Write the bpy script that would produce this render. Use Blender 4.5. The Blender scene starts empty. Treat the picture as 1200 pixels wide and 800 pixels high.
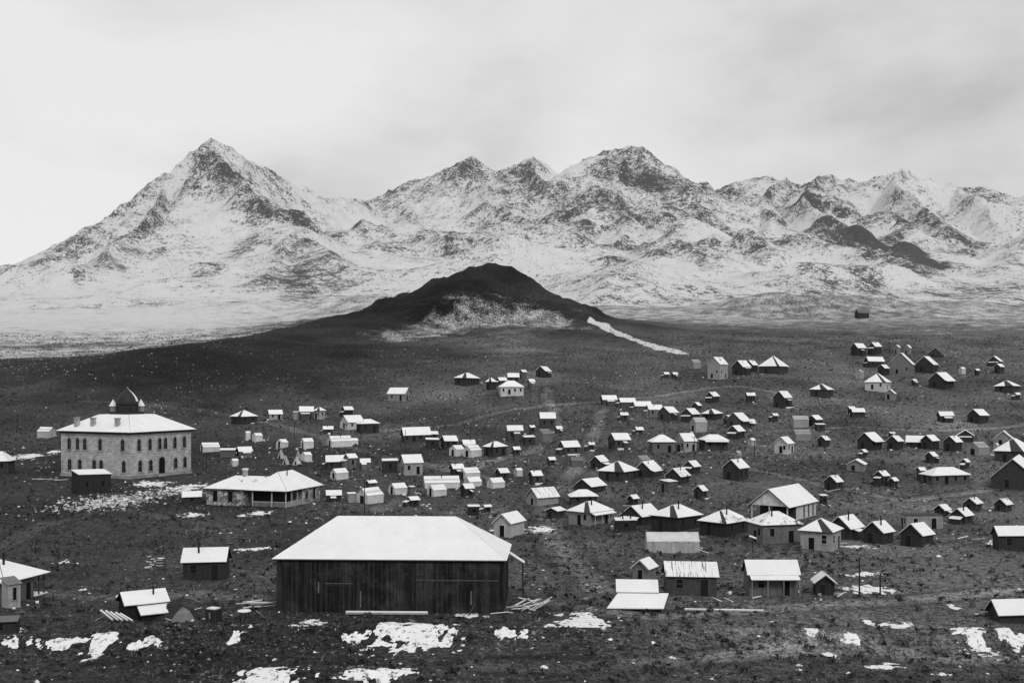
import bpy, math, random
import numpy as np

random.seed(7)
RNG = np.random.default_rng(7)
scene = bpy.context.scene
COL = scene.collection

# ---------------------------------------------------------------- camera
cam_data = bpy.data.cameras.new('camera')
cam = bpy.data.objects.new('camera', cam_data)
COL.objects.link(cam)
cam.location = (0, 0, 0)
cam.rotation_euler = (math.radians(90), 0, 0)
cam_data.sensor_width = 36
cam_data.lens = 39.0
cam_data.shift_y = 50 / 1200
cam_data.clip_start = 0.5
cam_data.clip_end = 12000
scene.camera = cam

# ---------------------------------------------------------------- sky: high bright overcast with soft grey bands
SUN_AZ, SUN_EL = math.radians(158), math.radians(40)      # azimuth clockwise from the view direction
world = bpy.data.worlds.new('World')
scene.world = world
world.use_nodes = True
nt = world.node_tree
for n in list(nt.nodes):
    nt.nodes.remove(n)


def N(tree, kind, **kw):
    n = tree.nodes.new(kind)
    for k, v in kw.items():
        if k == 'inputs':
            for key, val in v.items():
                n.inputs[key].default_value = val
        else:
            setattr(n, k, v)
    return n


def ramp(tree, stops):
    r = N(tree, 'ShaderNodeValToRGB')
    e = r.color_ramp.elements
    e[0].position, e[0].color = stops[0][0], (stops[0][1],) * 3 + (1,)
    e[1].position, e[1].color = stops[-1][0], (stops[-1][1],) * 3 + (1,)
    for p, c in stops[1:-1]:
        q = e.new(p); q.color = (c, c, c, 1)
    return r


sky = N(nt, 'ShaderNodeTexSky', sky_type='NISHITA', sun_disc=False, sun_elevation=SUN_EL, sun_rotation=SUN_AZ)
grey = N(nt, 'ShaderNodeRGBToBW')
nt.links.new(sky.outputs[0], grey.inputs[0])
tc = N(nt, 'ShaderNodeTexCoord')
mp = N(nt, 'ShaderNodeMapping', inputs={'Scale': (1.9, 1.9, 4.2), 'Location': (3.01, -.55, 4.36)})
nt.links.new(tc.outputs['Generated'], mp.inputs[0])
cn = N(nt, 'ShaderNodeTexNoise', inputs={'Scale': 1.15, 'Detail': 6.0, 'Roughness': .5, 'Distortion': .1})
nt.links.new(mp.outputs[0], cn.inputs[0])
cr = ramp(nt, [(.35, 5.2 / 10), (.47, 7.2 / 10), (.58, 8.2 / 10)])
nt.links.new(cn.outputs[0], cr.inputs[0])
sc10 = N(nt, 'ShaderNodeMath', operation='MULTIPLY', inputs={1: 10.0})
nt.links.new(cr.outputs[0], sc10.inputs[0])
mx = N(nt, 'ShaderNodeMix', data_type='FLOAT', inputs={0: .92})
nt.links.new(grey.outputs[0], mx.inputs[2])
nt.links.new(sc10.outputs[0], mx.inputs[3])
bg = N(nt, 'ShaderNodeBackground', inputs={'Strength': .1})
nt.links.new(mx.outputs[0], bg.inputs[0])
wo = N(nt, 'ShaderNodeOutputWorld')
nt.links.new(bg.outputs[0], wo.inputs[0])

# ---------------------------------------------------------------- sun behind thin cloud
sun_data = bpy.data.lights.new('sun', 'SUN')
sun = bpy.data.objects.new('sun', sun_data)
COL.objects.link(sun)
sun_data.energy = 1.2
sun_data.angle = math.radians(12)
sun_data.color = (1, 1, 1)
sun.rotation_euler = (math.pi / 2 - SUN_EL, 0, -SUN_AZ + math.pi)
scene.view_settings.view_transform = 'Standard'
scene.view_settings.look = 'None'
scene.view_settings.exposure = 0.06
scene.view_settings.gamma = 1.0
scene.view_settings.use_curve_mapping = False
scene.cycles.max_bounces = 5
scene.cycles.diffuse_bounces = 3


# ---------------------------------------------------------------- terrain heights (metres, eye level = 0)
def _hash(ix, iy, seed):
    n = (ix.astype(np.int64) * 374761393 + iy.astype(np.int64) * 668265263 + seed * 1274126177) & 0xFFFFFFFF
    n = ((n ^ (n >> 13)) * 1274126177) & 0xFFFFFFFF
    n = (n ^ (n >> 16)) & 0xFFFFFFFF
    return n.astype(np.float64) / 4294967295.0


def vnoise(x, y, seed=0):
    fx, fy = np.floor(x), np.floor(y)
    tx, ty = x - fx, y - fy
    tx = tx * tx * tx * (tx * (tx * 6 - 15) + 10)
    ty = ty * ty * ty * (ty * (ty * 6 - 15) + 10)
    a, b = _hash(fx, fy, seed), _hash(fx + 1, fy, seed)
    c, d = _hash(fx, fy + 1, seed), _hash(fx + 1, fy + 1, seed)
    return (a + (b - a) * tx) * (1 - ty) + (c + (d - c) * tx) * ty


def fbm(x, y, octaves=5, seed=0, gain=0.5, ridged=False):
    s = np.zeros_like(x); amp = 1.0; tot = 0.0
    for o in range(octaves):
        ca, sa = math.cos(0.6 * o), math.sin(0.6 * o)
        n = vnoise((x * ca - y * sa) * 2 ** o + 17.3 * o, (x * sa + y * ca) * 2 ** o - 9.1 * o, seed + o)
        if ridged:
            n = 1.0 - np.abs(2 * n - 1)
            n = n * n
        s += amp * n; tot += amp; amp *= gain
    return s / tot


PROF_Y = np.array([-40., 0, 20, 74, 97, 113, 130, 185, 235, 285, 340, 385, 430, 480, 540, 620, 740, 900, 1000, 1200, 1500, 2300, 3400])
PROF_Z = np.array([-1.7, -1.7, -8, -26.4, -26.1, -26.2, -26.5, -27, -27.1, -24.1, -19.6, -14.8, -8.3, 0, 10.4, 21.5, 36, 53, 66, 97, 146, 240, 300])
F_PIX = 1300.0


def smoothstep(a, b, x):
    t = np.clip((x - a) / (b - a), 0, 1)
    return t * t * (3 - 2 * t)


def base_height(x, y):
    z = 0
    w = 3.0 + 0.05 * np.clip(y, 0, 800)
    for k, g in ((-1, .25), (-.5, .5), (0, 1.), (.5, .5), (1, .25)):
        z = z + g * np.interp(y + k * w, PROF_Y, PROF_Z)
    return z / 2.5 - 42 * smoothstep(-330, -760, x) * smoothstep(1050, 1500, y)


def seg_dist(x, y, line):
    """distance to a polyline of (x, y, z) points and the crest height at the nearest point"""
    best = np.full(x.shape, 1e9); zr = np.zeros_like(x)
    for (x0, y0, z0), (x1, y1, z1) in zip(line[:-1], line[1:]):
        dx, dy = x1 - x0, y1 - y0
        t = np.clip(((x - x0) * dx + (y - y0) * dy) / (dx * dx + dy * dy + 1e-9), 0, 1)
        d = np.hypot(x - x0 - t * dx, y - y0 - t * dy)
        m = d < best
        best = np.where(m, d, best); zr = np.where(m, z0 + t * (z1 - z0), zr)
    return best, zr


def seg_candidates(x, y, line):
    for a, b in zip(line[:-1], line[1:]):
        yield seg_dist(x, y, [a, b])


def W3(pts):
    return [((u - 600) / F_PIX * d, d, (450 - v) / F_PIX * d) for u, v, d in pts]


HILL = W3([(180, 413, 560), (235, 404, 590), (300, 393, 640), (345, 383, 690), (400, 369, 745), (470, 353, 775), (520, 349, 787), (570, 346, 787), (620, 352, 784), (655, 370, 768),
           (690, 376, 749), (740, 396, 718), (805, 416, 660)])
HILL_TOP = W3([(484, 350, 780), (500, 336, 784), (515, 326, 787), (540, 316, 787), (570, 311, 787), (596, 316, 785), (618, 328, 782), (640, 343, 776), (660, 362, 768)])
# crest lines of the mountains, west (the tall cone) to east; last number: how fast the flank falls away
RIDGES = [
    (W3([(-260, 420, 1300), (-150, 400, 1400), (0, 365, 1600), (50, 322, 1680), (110, 266, 1760), (160, 230, 1830), (195, 204, 1870),
         (225, 180, 1895), (247, 163, 1900), (268, 175, 1920), (300, 197, 1960), (350, 225, 2060), (430, 242, 2250)]), 168),
    (W3([(247, 164, 1900), (285, 225, 1720), (320, 262, 1580), (360, 280, 1450), (395, 300, 1330)]), 150),
    (W3([(320, 262, 1580), (330, 310, 1300), (310, 345, 1120)]), 100),
    (W3([(395, 300, 1330), (450, 322, 1230), (500, 348, 1120)]), 100),
    (W3([(195, 202, 1870), (180, 262, 1650), (130, 310, 1420)]), 120),
    (W3([(380, 238, 2250), (430, 240, 2300), (480, 218, 2300), (515, 203, 2300), (545, 193, 2300), (572, 198, 2300), (592, 207, 2300),
         (606, 190, 2300), (622, 183, 2300), (640, 192, 2300), (658, 206, 2300), (672, 206, 2280), (680, 193, 2260), (690, 180, 2245),
         (704, 170, 2235), (720, 163, 2225), (738, 162, 2222), (754, 170, 2230), (770, 188, 2245), (800, 211, 2280), (826, 222, 2300),
         (850, 213, 2300), (880, 204, 2290), (905, 201, 2280), (938, 210, 2280), (964, 204, 2260), (985, 209, 2260), (1004, 209, 2240),
         (1030, 203, 2220), (1060, 199, 2200), (1098, 207, 2190), (1130, 210, 2180), (1165, 216, 2180), (1200, 222, 2180),
         (1300, 212, 2180), (1420, 240, 2150), (1600, 260, 2100)]), 260),
    (W3([(545, 193, 2300), (590, 240, 2050), (640, 268, 1850), (690, 296, 1650)]), 160),
    (W3([(480, 218, 2300), (500, 268, 1950), (540, 306, 1600)]), 160),
    (W3([(622, 183, 2300), (650, 230, 2050), (690, 268, 1850)]), 120),
    (W3([(730, 171, 2220), (728, 228, 1980), (745, 258, 1780), (715, 288, 1600)]), 140),
    (W3([(745, 258, 1780), (790, 296, 1600)]), 120),
    (W3([(905, 201, 2280), (900, 250, 1950), (865, 296, 1650)]), 150),
    (W3([(964, 204, 2260), (945, 240, 1950), (970, 266, 1650), (1005, 278, 1480), (1045, 297, 1340), (1090, 318, 1220)]), 150),
    (W3([(1005, 278, 1480), (985, 318, 1280)]), 100),
    (W3([(1005, 278, 1480), (1020, 322, 1240)]), 100),
    (W3([(970, 266, 1650), (915, 312, 1380)]), 120),
    (W3([(1060, 199, 2200), (1080, 250, 1900), (1115, 292, 1620)]), 160),
    (W3([(1130, 210, 2180), (1165, 260, 1850)]), 140),
    (W3([(1330, 215, 1900), (1240, 258, 1600), (1200, 282, 1420), (1165, 322, 1220)]), 180),
]


def hill_amount(x, y):
    """height of the dark hill above the fan (may be negative away from it)"""
    b = base_height(x, y)
    n = (fbm(x / 45, y / 45, 4, 5) - .5)
    best = np.zeros_like(x)
    for d, zr in seg_candidates(x, y, HILL):
        dd = np.sqrt((d * (1 + .5 * n)) ** 2 + 16) - 4
        best = np.maximum(best, np.clip(zr - b, 0, None) * np.exp(-dd / 52))
    for d, zr in seg_candidates(x, y, HILL_TOP):
        dd = np.sqrt((d * (1 + .5 * n)) ** 2 + 9) - 3
        best = np.maximum(best, np.clip(zr - b, 0, None) - .72 * dd + .004 * np.minimum(dd, 60) ** 2)
    return best


def town_height(x, y):
    b = base_height(x, y)
    near = smoothstep(75, 95, y)
    b = b + near * (2.2 * (fbm(x / 55, y / 55, 3, 11) - .5) + .7 * (fbm(x / 10, y / 10, 3, 21) - .5)
                    + .16 * (fbm(x / 2.6, y / 2.6, 3, 31) - .5))
    # banks in front of the town
    wob = 3.0 * (fbm(x / 14, y * 0, 3, 41) - .5)
    b = b + near * 1.5 * np.exp(-((y - 112.5 - wob) / 2.4) ** 2) * smoothstep(-2, 4, 14 - x * .02)
    b = b + near * 1.3 * np.exp(-((y - 97 - wob) / 2.6) ** 2) * smoothstep(-30, -22, x) * (1 - smoothstep(-9, 2, x))
    h = hill_amount(x, y)
    rise = h * smoothstep(0, 5, h)
    rough = (5.0 * (fbm(x / 22, y / 22, 4, 51, ridged=True) - .4) + 3.0 * (fbm(x / 8, y / 8, 3, 55) - .5)) * smoothstep(3, 24, h)
    return b + rise + rough


def mountain_height(x, y):
    b = base_height(x, y)
    wx = x + 110 * (fbm(x / 260, y / 260, 4, 61) - .5)
    wy = y + 110 * (fbm(x / 260 + 9, y / 260 + 4, 4, 71) - .5)
    fine = fbm(wx / 70, wy / 70, 5, 81, ridged=True)
    warp = 1 + .9 * (fbm(wx / 120, wy / 120, 3, 91) - .5)
    top = np.zeros_like(x)
    for line, w in RIDGES:
        crest = w > 165                        # the skyline stays put, the spurs below it wander
        for d, zr in seg_candidates(x if crest else wx, y if crest else wy, line):
            d2 = d * warp
            rel = np.clip(zr - b, 0, None)
            e = np.exp(-np.clip(d2, 0, None) / (w * (.45 + .55 * np.clip(rel / 260, 0, 1.3))))
            top = np.maximum(top, rel * e)
    g = fbm(wx / 230, wy / 230, 5, 101)
    rid = fbm(wx / 150, wy / 150, 5, 121, ridged=True)
    crag = fbm(x / 34, y / 34, 4, 131, ridged=True)
    amp = np.clip(top / 260, 0, 1)
    z = b + top + (g - .5) * 60 * amp ** .8 + (rid - .42) * 18 * amp + (fine - .4) * 20 * np.clip(top / 90, 0, 1) * (.4 + .6 * amp) + (crag - .4) * 9 * np.clip(top / 120, 0, 1)
    return z + 1.6 * (fbm(x / 40, y / 40, 4, 111) - .5)


def land_height(x, y):
    z = np.empty_like(x)
    near, far = y < 980, y > 880
    t = town_height(x[near], y[near]); m = mountain_height(x[far], y[far])
    z[near] = t
    zz = np.zeros_like(x); zz[far] = m
    s = smoothstep(880, 980, y)
    return np.where(y <= 880, z, np.where(y >= 980, zz, np.where(near, z, 0) * (1 - s) + zz * s))


# kind, x, y, turn of the ridge (degrees), width, length, wall height, roof slope, wall tone, details, category, label
BUILDINGS = [
    ('P', -94.8, 392.5, 42.0, 6.02, 6.62, 2.62, 0.60, .04, '', 'house', 'dark cabin with snowy pyramid roof, westmost on the slope behind the stone house'),
    ('G', -85.4, 400.0, 68.0, 3.04, 4.57, 1.95, 0.88, .3, 'w', 'cabin', 'small pale-ended cabin with snowy roof beside the pyramid-roofed cabin'),
    ('G', -73.8, 398.1, 78.0, 3.62, 4.71, 2.92, 0.88, .07, 'w', 'cabin', 'grey cabin with snowy roof and low lean-to, joined row above the tents'),
    ('S', -77.5, 398.5, 85.0, 1.41, 1.83, 2.51, 0.14, .3, '', 'shed', 'tiny pale lean-to shed against the grey cabin above the tents'),
    ('P', -69.1, 398.4, 32.0, 2.71, 2.98, 3.25, 0.73, .35, 'w', 'house', 'small pale square house with snowy pyramid roof and one dark window'),
    ('G', -59.8, 403.8, 58.0, 2.40, 3.12, 2.60, 0.88, .03, '', 'shed', 'dark shed with snowy roof uphill of the white-fronted house'),
    ('G', -54.6, 378.4, 48.0, 4.95, 6.43, 2.26, 0.88, .5, 'wd', 'house', 'white-fronted house with dark doorway, uphill of the big canvas tent'),
    ('H', -48.2, 370.7, 62.0, 4.24, 6.37, 3.17, 0.60, .04, 'w', 'house', 'dark house with snowy hipped roof, east end of the row above the tents'),
    ('T', -81.0, 352.9, 42.0, 2.07, 2.48, 1.81, 0.75, .6, '', 'tent', 'white wall tent beside a smaller one, upslope of the wooden huts'),
    ('T', -84.3, 354.0, 60.0, 1.24, 1.36, 2.47, 0.75, .6, '', 'tent', 'narrow white tent pitched against a larger wall tent'),
    ('T', -70.9, 342.2, 30.0, 2.36, 2.83, 1.58, 0.75, .55, 'd', 'tent', 'lone white wall tent with its end facing downhill'),
    ('T', -62.9, 340.8, 55.0, 2.60, 3.12, 2.01, 0.75, .6, 'd', 'tent', 'white wall tent with dark open door flap'),
    ('T', -53.6, 345.2, 60.0, 3.94, 6.70, 1.71, 0.75, .6, 'd', 'tent', 'largest white canvas tent upslope with dark door and stove pipe'),
    ('T', -49.8, 349.2, 60.0, 1.83, 2.19, 1.36, 0.75, .65, '', 'tent', 'small white tent tucked behind the largest canvas tent'),
    ('T', -89.9, 330.1, 58.0, 3.29, 4.94, 1.32, 0.75, .5, 'd', 'tent', "double white tent nearest the stone school's east wall"),
    ('S', -82.6, 322.5, 80.0, 2.62, 4.19, 1.90, 0.14, .12, '', 'shed', 'low grey flat-roofed hut between the double tent and a snowy cabin'),
    ('G', -78.2, 324.1, 60.0, 2.67, 3.74, 1.68, 0.84, .12, 'w', 'cabin', 'low cabin with snowy roof and snowy board along its front'),
    ('C', -67.6, 324.7, 0.0, 2.69, 2.69, 2.66, 1.00, .35, '', 'tent', 'grey conical tent at the back of the tent cluster'),
    ('C', -63.8, 313.1, 0.0, 2.40, 2.40, 2.56, 1.00, .35, '', 'tent', 'squat grey conical tent at the front of the tent cluster'),
    ('C', -62.5, 324.2, 0.0, 1.88, 1.88, 2.68, 1.00, .32, '', 'tent', 'slim grey conical tent beside the brightest roof of the cluster'),
    ('T', -58.9, 317.7, 40.0, 2.01, 2.41, 2.01, 0.75, .62, '', 'tent', 'bright white wall tent in the cluster of conical tents'),
    ('C', -60.6, 312.7, 0.0, 2.82, 2.82, 2.30, 1.00, .45, '', 'tent', 'pale low conical tent in the middle of the cluster'),
    ('G', -47.8, 302.1, 78.0, 3.37, 5.40, 2.03, 0.88, .04, '', 'cabin', "dark hut with grey snow-dusted roof behind the stone house's ridge"),
    ('G', -43.8, 301.0, 48.0, 2.12, 2.54, 3.04, 0.88, .14, 'w', 'cabin', 'taller grey hut with snowy roof beside the dark dusted hut'),
    ('G', -40.0, 302.0, 78.0, 1.88, 2.44, 1.62, 0.88, .16, '', 'shed', 'small grey shed east of the taller grey hut'),
    ('T', -44.1, 283.7, 48.0, 2.77, 3.60, 1.73, 0.75, .55, 'd', 'tent', 'white wall tent with dark doorway, just behind the stone house'),
    ('G', -40.3, 250.7, 78.0, 2.19, 3.07, 1.65, 0.79, .04, '', 'shed', "dark shed with bright snowy roof at the stone house's east end"),
    ('T', -31.8, 248.4, 42.0, 3.86, 4.63, 1.89, 0.75, .55, 'd', 'tent house', 'large pale canvas house with steep roof behind the barn'),
    ('G', -34.2, 269.5, 52.0, 1.60, 1.92, 1.61, 0.61, .08, '', 'shed', 'small shed whose snowy roof rises behind the large canvas house'),
    ('S', -36.0, 248.8, 70.0, 1.31, 1.57, 1.91, 0.14, .3, '', 'shed', 'pale lean-to box beside the large canvas house'),
    ('G', -44.7, 440.1, 112.0, 5.18, 7.77, 2.74, 0.88, .22, 'w', 'house', 'lone cabin with pale end wall, highest on the slope below the dark hill'),
    ('P', -19.3, 474.8, 40.0, 6.82, 8.18, 2.82, 0.60, .04, '', 'house', 'dark house with snowy hipped roof west of the white cottage group'),
    ('P', -8.7, 463.2, 40.0, 2.85, 3.14, 3.46, 1.03, .04, '', 'cabin', 'small dark cabin beside the white cottage below the hill'),
    ('G', -4.4, 473.5, 60.0, 2.64, 3.43, 2.11, 0.88, .05, '', 'shed', 'shed with snowy roof wedged between dark cabin and white cottage'),
    ('H', -0.4, 451.0, 82.0, 6.69, 9.36, 3.26, 0.69, .5, 'wd', 'house', 'white cottage with two windows and snowy hipped roof below the hill'),
    ('G', 0.5, 480.5, 86.0, 3.59, 4.66, 2.48, 0.88, .05, '', 'shed', "dark shed peeping over the white cottage's roof"),
    ('G', 4.9, 490.0, 50.0, 1.87, 2.25, 3.26, 0.92, .1, '', 'shed', "small steep shed uphill at the white cottage's back corner"),
    ('G', 8.0, 463.6, 60.0, 2.01, 2.41, 3.30, 0.97, .14, '', 'shed', 'grey shed standing just east of the white cottage'),
    ('G', 14.2, 498.3, 28.6, 4.67, 6.07, 2.40, 0.88, .04, '', 'cabin', 'lone dark cabin with tilted snowy roof uphill of the white cottage'),
    ('S', -32.4, 294.6, 80.0, 2.79, 3.91, 2.97, 0.14, .04, '', 'shed', 'dark flat-roofed shed attached to the pale-fronted store'),
    ('G', -26.6, 292.7, 66.0, 3.84, 4.99, 3.24, 0.97, .3, 'wd', 'store', 'pale-fronted building with several dark openings and large snowy roof'),
    ('G', 12.1, 380.8, 84.0, 3.59, 5.03, 3.36, 1.02, .06, '', 'cabin', 'dark cabin with grey-white roof, upper of two beside the gully'),
    ('G', 0.9, 354.7, 84.0, 3.38, 4.73, 3.04, 0.88, .07, '', 'cabin', 'dark cabin with pale roof, lower of two beside the gully'),
    ('G', -30.7, 354.7, 74.0, 5.03, 8.55, 2.19, 0.88, .06, 'w', 'cabin', 'long dark cabin with bright snowy roof upslope of the tents'),
    ('G', -25.3, 359.3, 74.0, 1.68, 2.02, 1.68, 0.88, .05, '', 'shed', "small lean-to with snowy roof at the long dark cabin's east end"),
    ('G', -19.3, 339.7, 64.0, 3.12, 4.06, 2.62, 0.88, .04, '', 'cabin', 'dark cabin with bright roof just below the long dark cabin'),
    ('S', -24.6, 341.6, 80.0, 2.52, 3.78, 2.62, 0.14, .04, '', 'shed', 'low dark flat-roofed shed joined to a bright-roofed cabin'),
    ('G', -13.2, 336.5, 75.0, 2.48, 3.48, 1.89, 0.88, .1, '', 'cabin', 'cabin whose snowy roof shows over a pair of white tents'),
    ('T', -16.2, 326.0, 42.0, 2.91, 3.50, 1.95, 0.75, .55, 'd', 'tent', 'white tent with dark door, west one of a pair'),
    ('T', -11.6, 323.9, 45.0, 3.53, 4.23, 1.90, 0.75, .55, 'd', 'tent', 'white tent with dark door, east one of a pair'),
    ('H', -4.9, 325.4, 46.0, 4.06, 5.28, 2.81, 0.60, .05, 'w', 'house', 'dark house with hipped snowy roof beside the pair of white tents'),
    ('T', 10.1, 353.8, 45.0, 3.71, 4.46, 2.21, 0.75, .16, '', 'tent', 'dim grey tent among scattered debris beside the gully'),
    ('G', 15.4, 367.4, 65.0, 1.51, 1.81, 1.81, 0.88, .08, '', 'shed', 'tiny shed with snowy roof beside the dim grey tent'),
    ('G', -14.4, 290.5, 64.0, 2.17, 2.83, 2.43, 0.88, .04, '', 'cabin', 'dark cabin with snowy roof at the back of the white tent rows'),
    ('T', -11.1, 289.4, 54.0, 3.23, 4.53, 1.58, 0.75, .58, 'd', 'tent', 'broad white tent with dark door below a dark cabin'),
    ('T', -17.4, 272.9, 78.0, 3.89, 8.56, 1.35, 0.75, .58, 'd', 'tent', 'longest white tent, with stove pipe and door at its east end'),
    ('T', -17.7, 261.4, 52.0, 2.80, 3.65, 1.43, 0.75, .58, 'd', 'tent', 'white tent with dark door in front of the longest tent'),
    ('T', -9.7, 275.5, 54.0, 2.71, 3.52, 1.24, 0.75, .58, '', 'tent', 'white tent east of the longest tent'),
    ('G', -10.5, 259.4, 54.0, 1.90, 2.28, 2.33, 0.88, .04, '', 'cabin', 'dark cabin with bright roof at the foot of the white tent rows'),
    ('T', -4.0, 272.9, 54.0, 2.68, 3.49, 1.44, 0.75, .58, '', 'tent', 'white tent with snowy ledge, east end of the tent rows'),
    ('G', -2.5, 286.6, 54.0, 2.15, 2.58, 2.15, 0.88, .05, '', 'cabin', 'dark cabin with bright roof just uphill of the eastmost tent'),
    ('G', 5.9, 279.1, 64.0, 2.28, 2.51, 2.24, 0.88, .06, 'w', 'cabin', 'tall narrow dark cabin with snowy step below its roof'),
    ('G', 6.8, 247.2, 54.0, 4.15, 5.82, 1.81, 0.88, .28, 'd', 'cabin', 'pale-gabled cabin with streaky plank roof and dark door'),
    ('T', -27.0, 262.4, 50.0, 2.69, 3.49, 1.50, 0.75, .55, 'd', 'tent', 'white tent with dark door, west end of the tent rows'),
    ('G', -21.6, 241.4, 50.0, 1.72, 2.07, 1.62, 0.65, .04, '', 'shed', "small dark shed with bright roof just behind the barn's ridge"),
    ('S', -23.7, 262.7, 60.0, 0.90, 0.99, 1.75, 0.14, .12, '', 'shed', 'small dim grey shed between two white tents'),
    ('G', 37.8, 433.2, 80.0, 3.46, 5.53, 2.10, 0.88, .08, '', 'house', 'uppermost house of the stepped row of snowy roofs'),
    ('G', 44.4, 429.0, 78.0, 3.71, 5.94, 1.77, 0.79, .08, '', 'house', 'second house down the stepped row of snowy roofs'),
    ('G', 49.1, 419.9, 76.0, 4.09, 6.55, 1.85, 0.79, .1, '', 'house', 'third house down the stepped row of snowy roofs'),
    ('G', 52.0, 405.8, 74.0, 3.57, 5.36, 2.71, 0.88, .16, 'w', 'house', 'fourth house of the stepped row, with pale front wall'),
    ('G', 56.1, 398.5, 38.2, 4.58, 6.42, 2.64, 0.88, .06, '', 'house', 'lowest house at the east end of the stepped row'),
    ('G', 63.6, 395.7, 37.3, 4.33, 5.62, 2.61, 0.88, .04, '', 'house', 'dark house with bright tilted roof east of the stepped row'),
    ('H', 72.6, 402.5, 40.0, 4.87, 5.85, 1.89, 0.60, .04, '', 'house', 'dark hipped house above the pale grey canvas hut'),
    ('T', 63.1, 375.4, 68.0, 3.73, 4.47, 3.09, 0.75, .34, 'd', 'tent house', 'pale grey canvas hut with dark door below the stepped row'),
    ('G', 79.1, 437.9, 39.6, 3.50, 4.55, 2.31, 0.88, .04, '', 'shed', 'lone dark shed with bright roof uphill of the hipped house'),
    ('G', 70.4, 423.1, 36.3, 2.38, 2.85, 1.75, 0.88, .05, '', 'shed', 'tiny shed with snowy roof uphill of the hipped house'),
    ('G', 69.1, 497.4, 70.0, 1.70, 2.04, 1.92, 0.88, .06, '', 'shed', 'tiny snowy shed, west one of two far upslope'),
    ('G', 72.8, 496.7, 70.0, 1.69, 2.03, 1.92, 0.88, .06, '', 'shed', 'tiny snowy shed, east one of two far upslope'),
    ('G', 91.6, 494.1, 42.0, 6.23, 6.85, 6.24, 1.02, .3, 'w', 'house', 'tall pale house with patchy snow on its gable roof, far upslope'),
    ('T', 86.6, 525.0, 60.0, 3.68, 4.42, 2.59, 0.75, .25, '', 'tent', 'dim pale tent west of the tall pale house far upslope'),
    ('G', 32.4, 335.8, 64.0, 4.07, 5.29, 2.89, 0.88, .07, 'w', 'house', 'grey house with bright roof and snowy ledge west of the double house'),
    ('H', 44.5, 329.8, 84.0, 5.58, 6.70, 3.27, 0.66, .13, 'w', 'house', 'grey hip-roofed house with dark windows, west half of the double house'),
    ('G', 52.0, 331.4, 60.0, 4.18, 4.60, 3.24, 1.02, .3, 'w', 'house', 'pale house with tilted snowy roof, east half of the double house'),
    ('H', 60.8, 335.1, 80.0, 4.66, 7.46, 3.07, 0.60, .06, 'w', 'house', 'dark house with broad snowy roof and porch east of the double house'),
    ('G', 16.9, 327.5, 64.0, 3.64, 5.10, 2.44, 0.88, .06, '', 'cabin', 'dark cabin with bright flat-looking roof west of the ledged house'),
    ('T', 17.8, 306.2, 80.0, 2.54, 3.31, 1.50, 0.75, .12, '', 'tent', 'dull grey tent with snowy board in front of it'),
    ('G', 23.7, 301.6, 33.0, 3.16, 4.11, 2.00, 0.88, .04, '', 'cabin', 'dark-gabled cabin peeping over the big pyramid-roofed house'),
    ('P', 27.2, 283.6, 34.0, 7.12, 7.83, 2.39, 0.60, .05, 'w', 'house', 'big pyramid-roofed house with grey west face and white east face'),
    ('T', 35.9, 305.9, 50.0, 3.02, 3.62, 1.21, 0.75, .2, '', 'tent', 'grey canvas roof behind the big pyramid-roofed house'),
    ('G', 35.1, 286.5, 33.2, 4.40, 5.72, 1.90, 0.88, .04, '', 'cabin', "dark cabin with bright roof at the pyramid-roofed house's east side"),
    ('G', 40.8, 273.3, 34.7, 3.95, 5.14, 1.87, 0.88, .04, '', 'cabin', 'dark cabin with bright tilted roof uphill of the broken shed'),
    ('G', 47.1, 290.7, 35.3, 2.94, 3.82, 1.79, 0.88, .04, '', 'cabin', 'small dark cabin with bright roof beside a tall pole'),
    ('G', 42.6, 251.1, 35.8, 2.08, 2.29, 2.03, 0.88, .04, '', 'shed', 'tiny dark shed with bright roof and snowy step, alone on the slope'),
    ('S', 36.7, 259.7, 50.0, 2.47, 3.21, 2.46, 0.14, .1, '', 'shed', 'broken leaning shed with plank roof amid scrap boards'),
    ('G', 18.6, 264.3, 37.0, 4.76, 6.42, 1.62, 0.68, .04, '', 'house', 'house with dark gable and bright white roof behind the grey-roofed one'),
    ('H', 15.8, 246.5, 86.0, 3.77, 5.65, 2.00, 0.60, .05, '', 'house', 'dark house with grey-white front roof slope behind the pale house'),
    ('H', 15.2, 215.8, 42.0, 5.24, 6.81, 2.73, 0.60, .24, 'wdc', 'house', 'pale-walled house with big white roof, stove pipe and dark porch'),
    ('G', 8.8, 225.2, 30.0, 2.59, 3.37, 1.62, 0.41, .05, '', 'shed', 'dark shed with white roof west of the pale-walled piped house'),
    ('G', 24.6, 212.6, 36.0, 4.41, 7.05, 1.80, 0.79, .03, 'c', 'house', 'dark-gabled house with the largest white roof west of the church row'),
    ('S', 20.9, 204.0, 88.0, 2.04, 3.68, 1.93, 0.14, .03, 'c', 'shed', 'low black lean-to with flat snowy roof and two stove pipes'),
    ('H', 30.1, 203.4, 42.0, 5.57, 7.80, 2.84, 0.60, .03, 'c', 'house', 'dark house with white hipped roof in the middle of the church row'),
    ('H', 37.7, 197.3, 42.0, 5.34, 7.48, 2.45, 0.60, .03, 'c', 'house', 'dark house with mottled snowy hipped roof nearest the church'),
    ('L', 25.7, 178.2, 90.0, 3.21, 8.33, 1.90, 0.80, .36, '', 'tent', 'long grey canvas tent with sagging walls'),
    ('G', 17.9, 150.0, 28.0, 2.17, 3.04, 1.81, 0.88, .16, 'd', 'shed', 'narrow grey outbuilding with dark doorways and bright diamond roof'),
    ('G', 22.3, 139.2, 90.0, 3.10, 6.19, 2.62, 0.88, .06, 'w', 'cabin', 'dark plank cabin with snow-striped roof'),
    ('G', 32.7, 140.2, 90.0, 3.10, 6.19, 2.87, 0.88, .13, 'w', 'cabin', 'grey cabin with white roof and snowy porch strip'),
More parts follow.
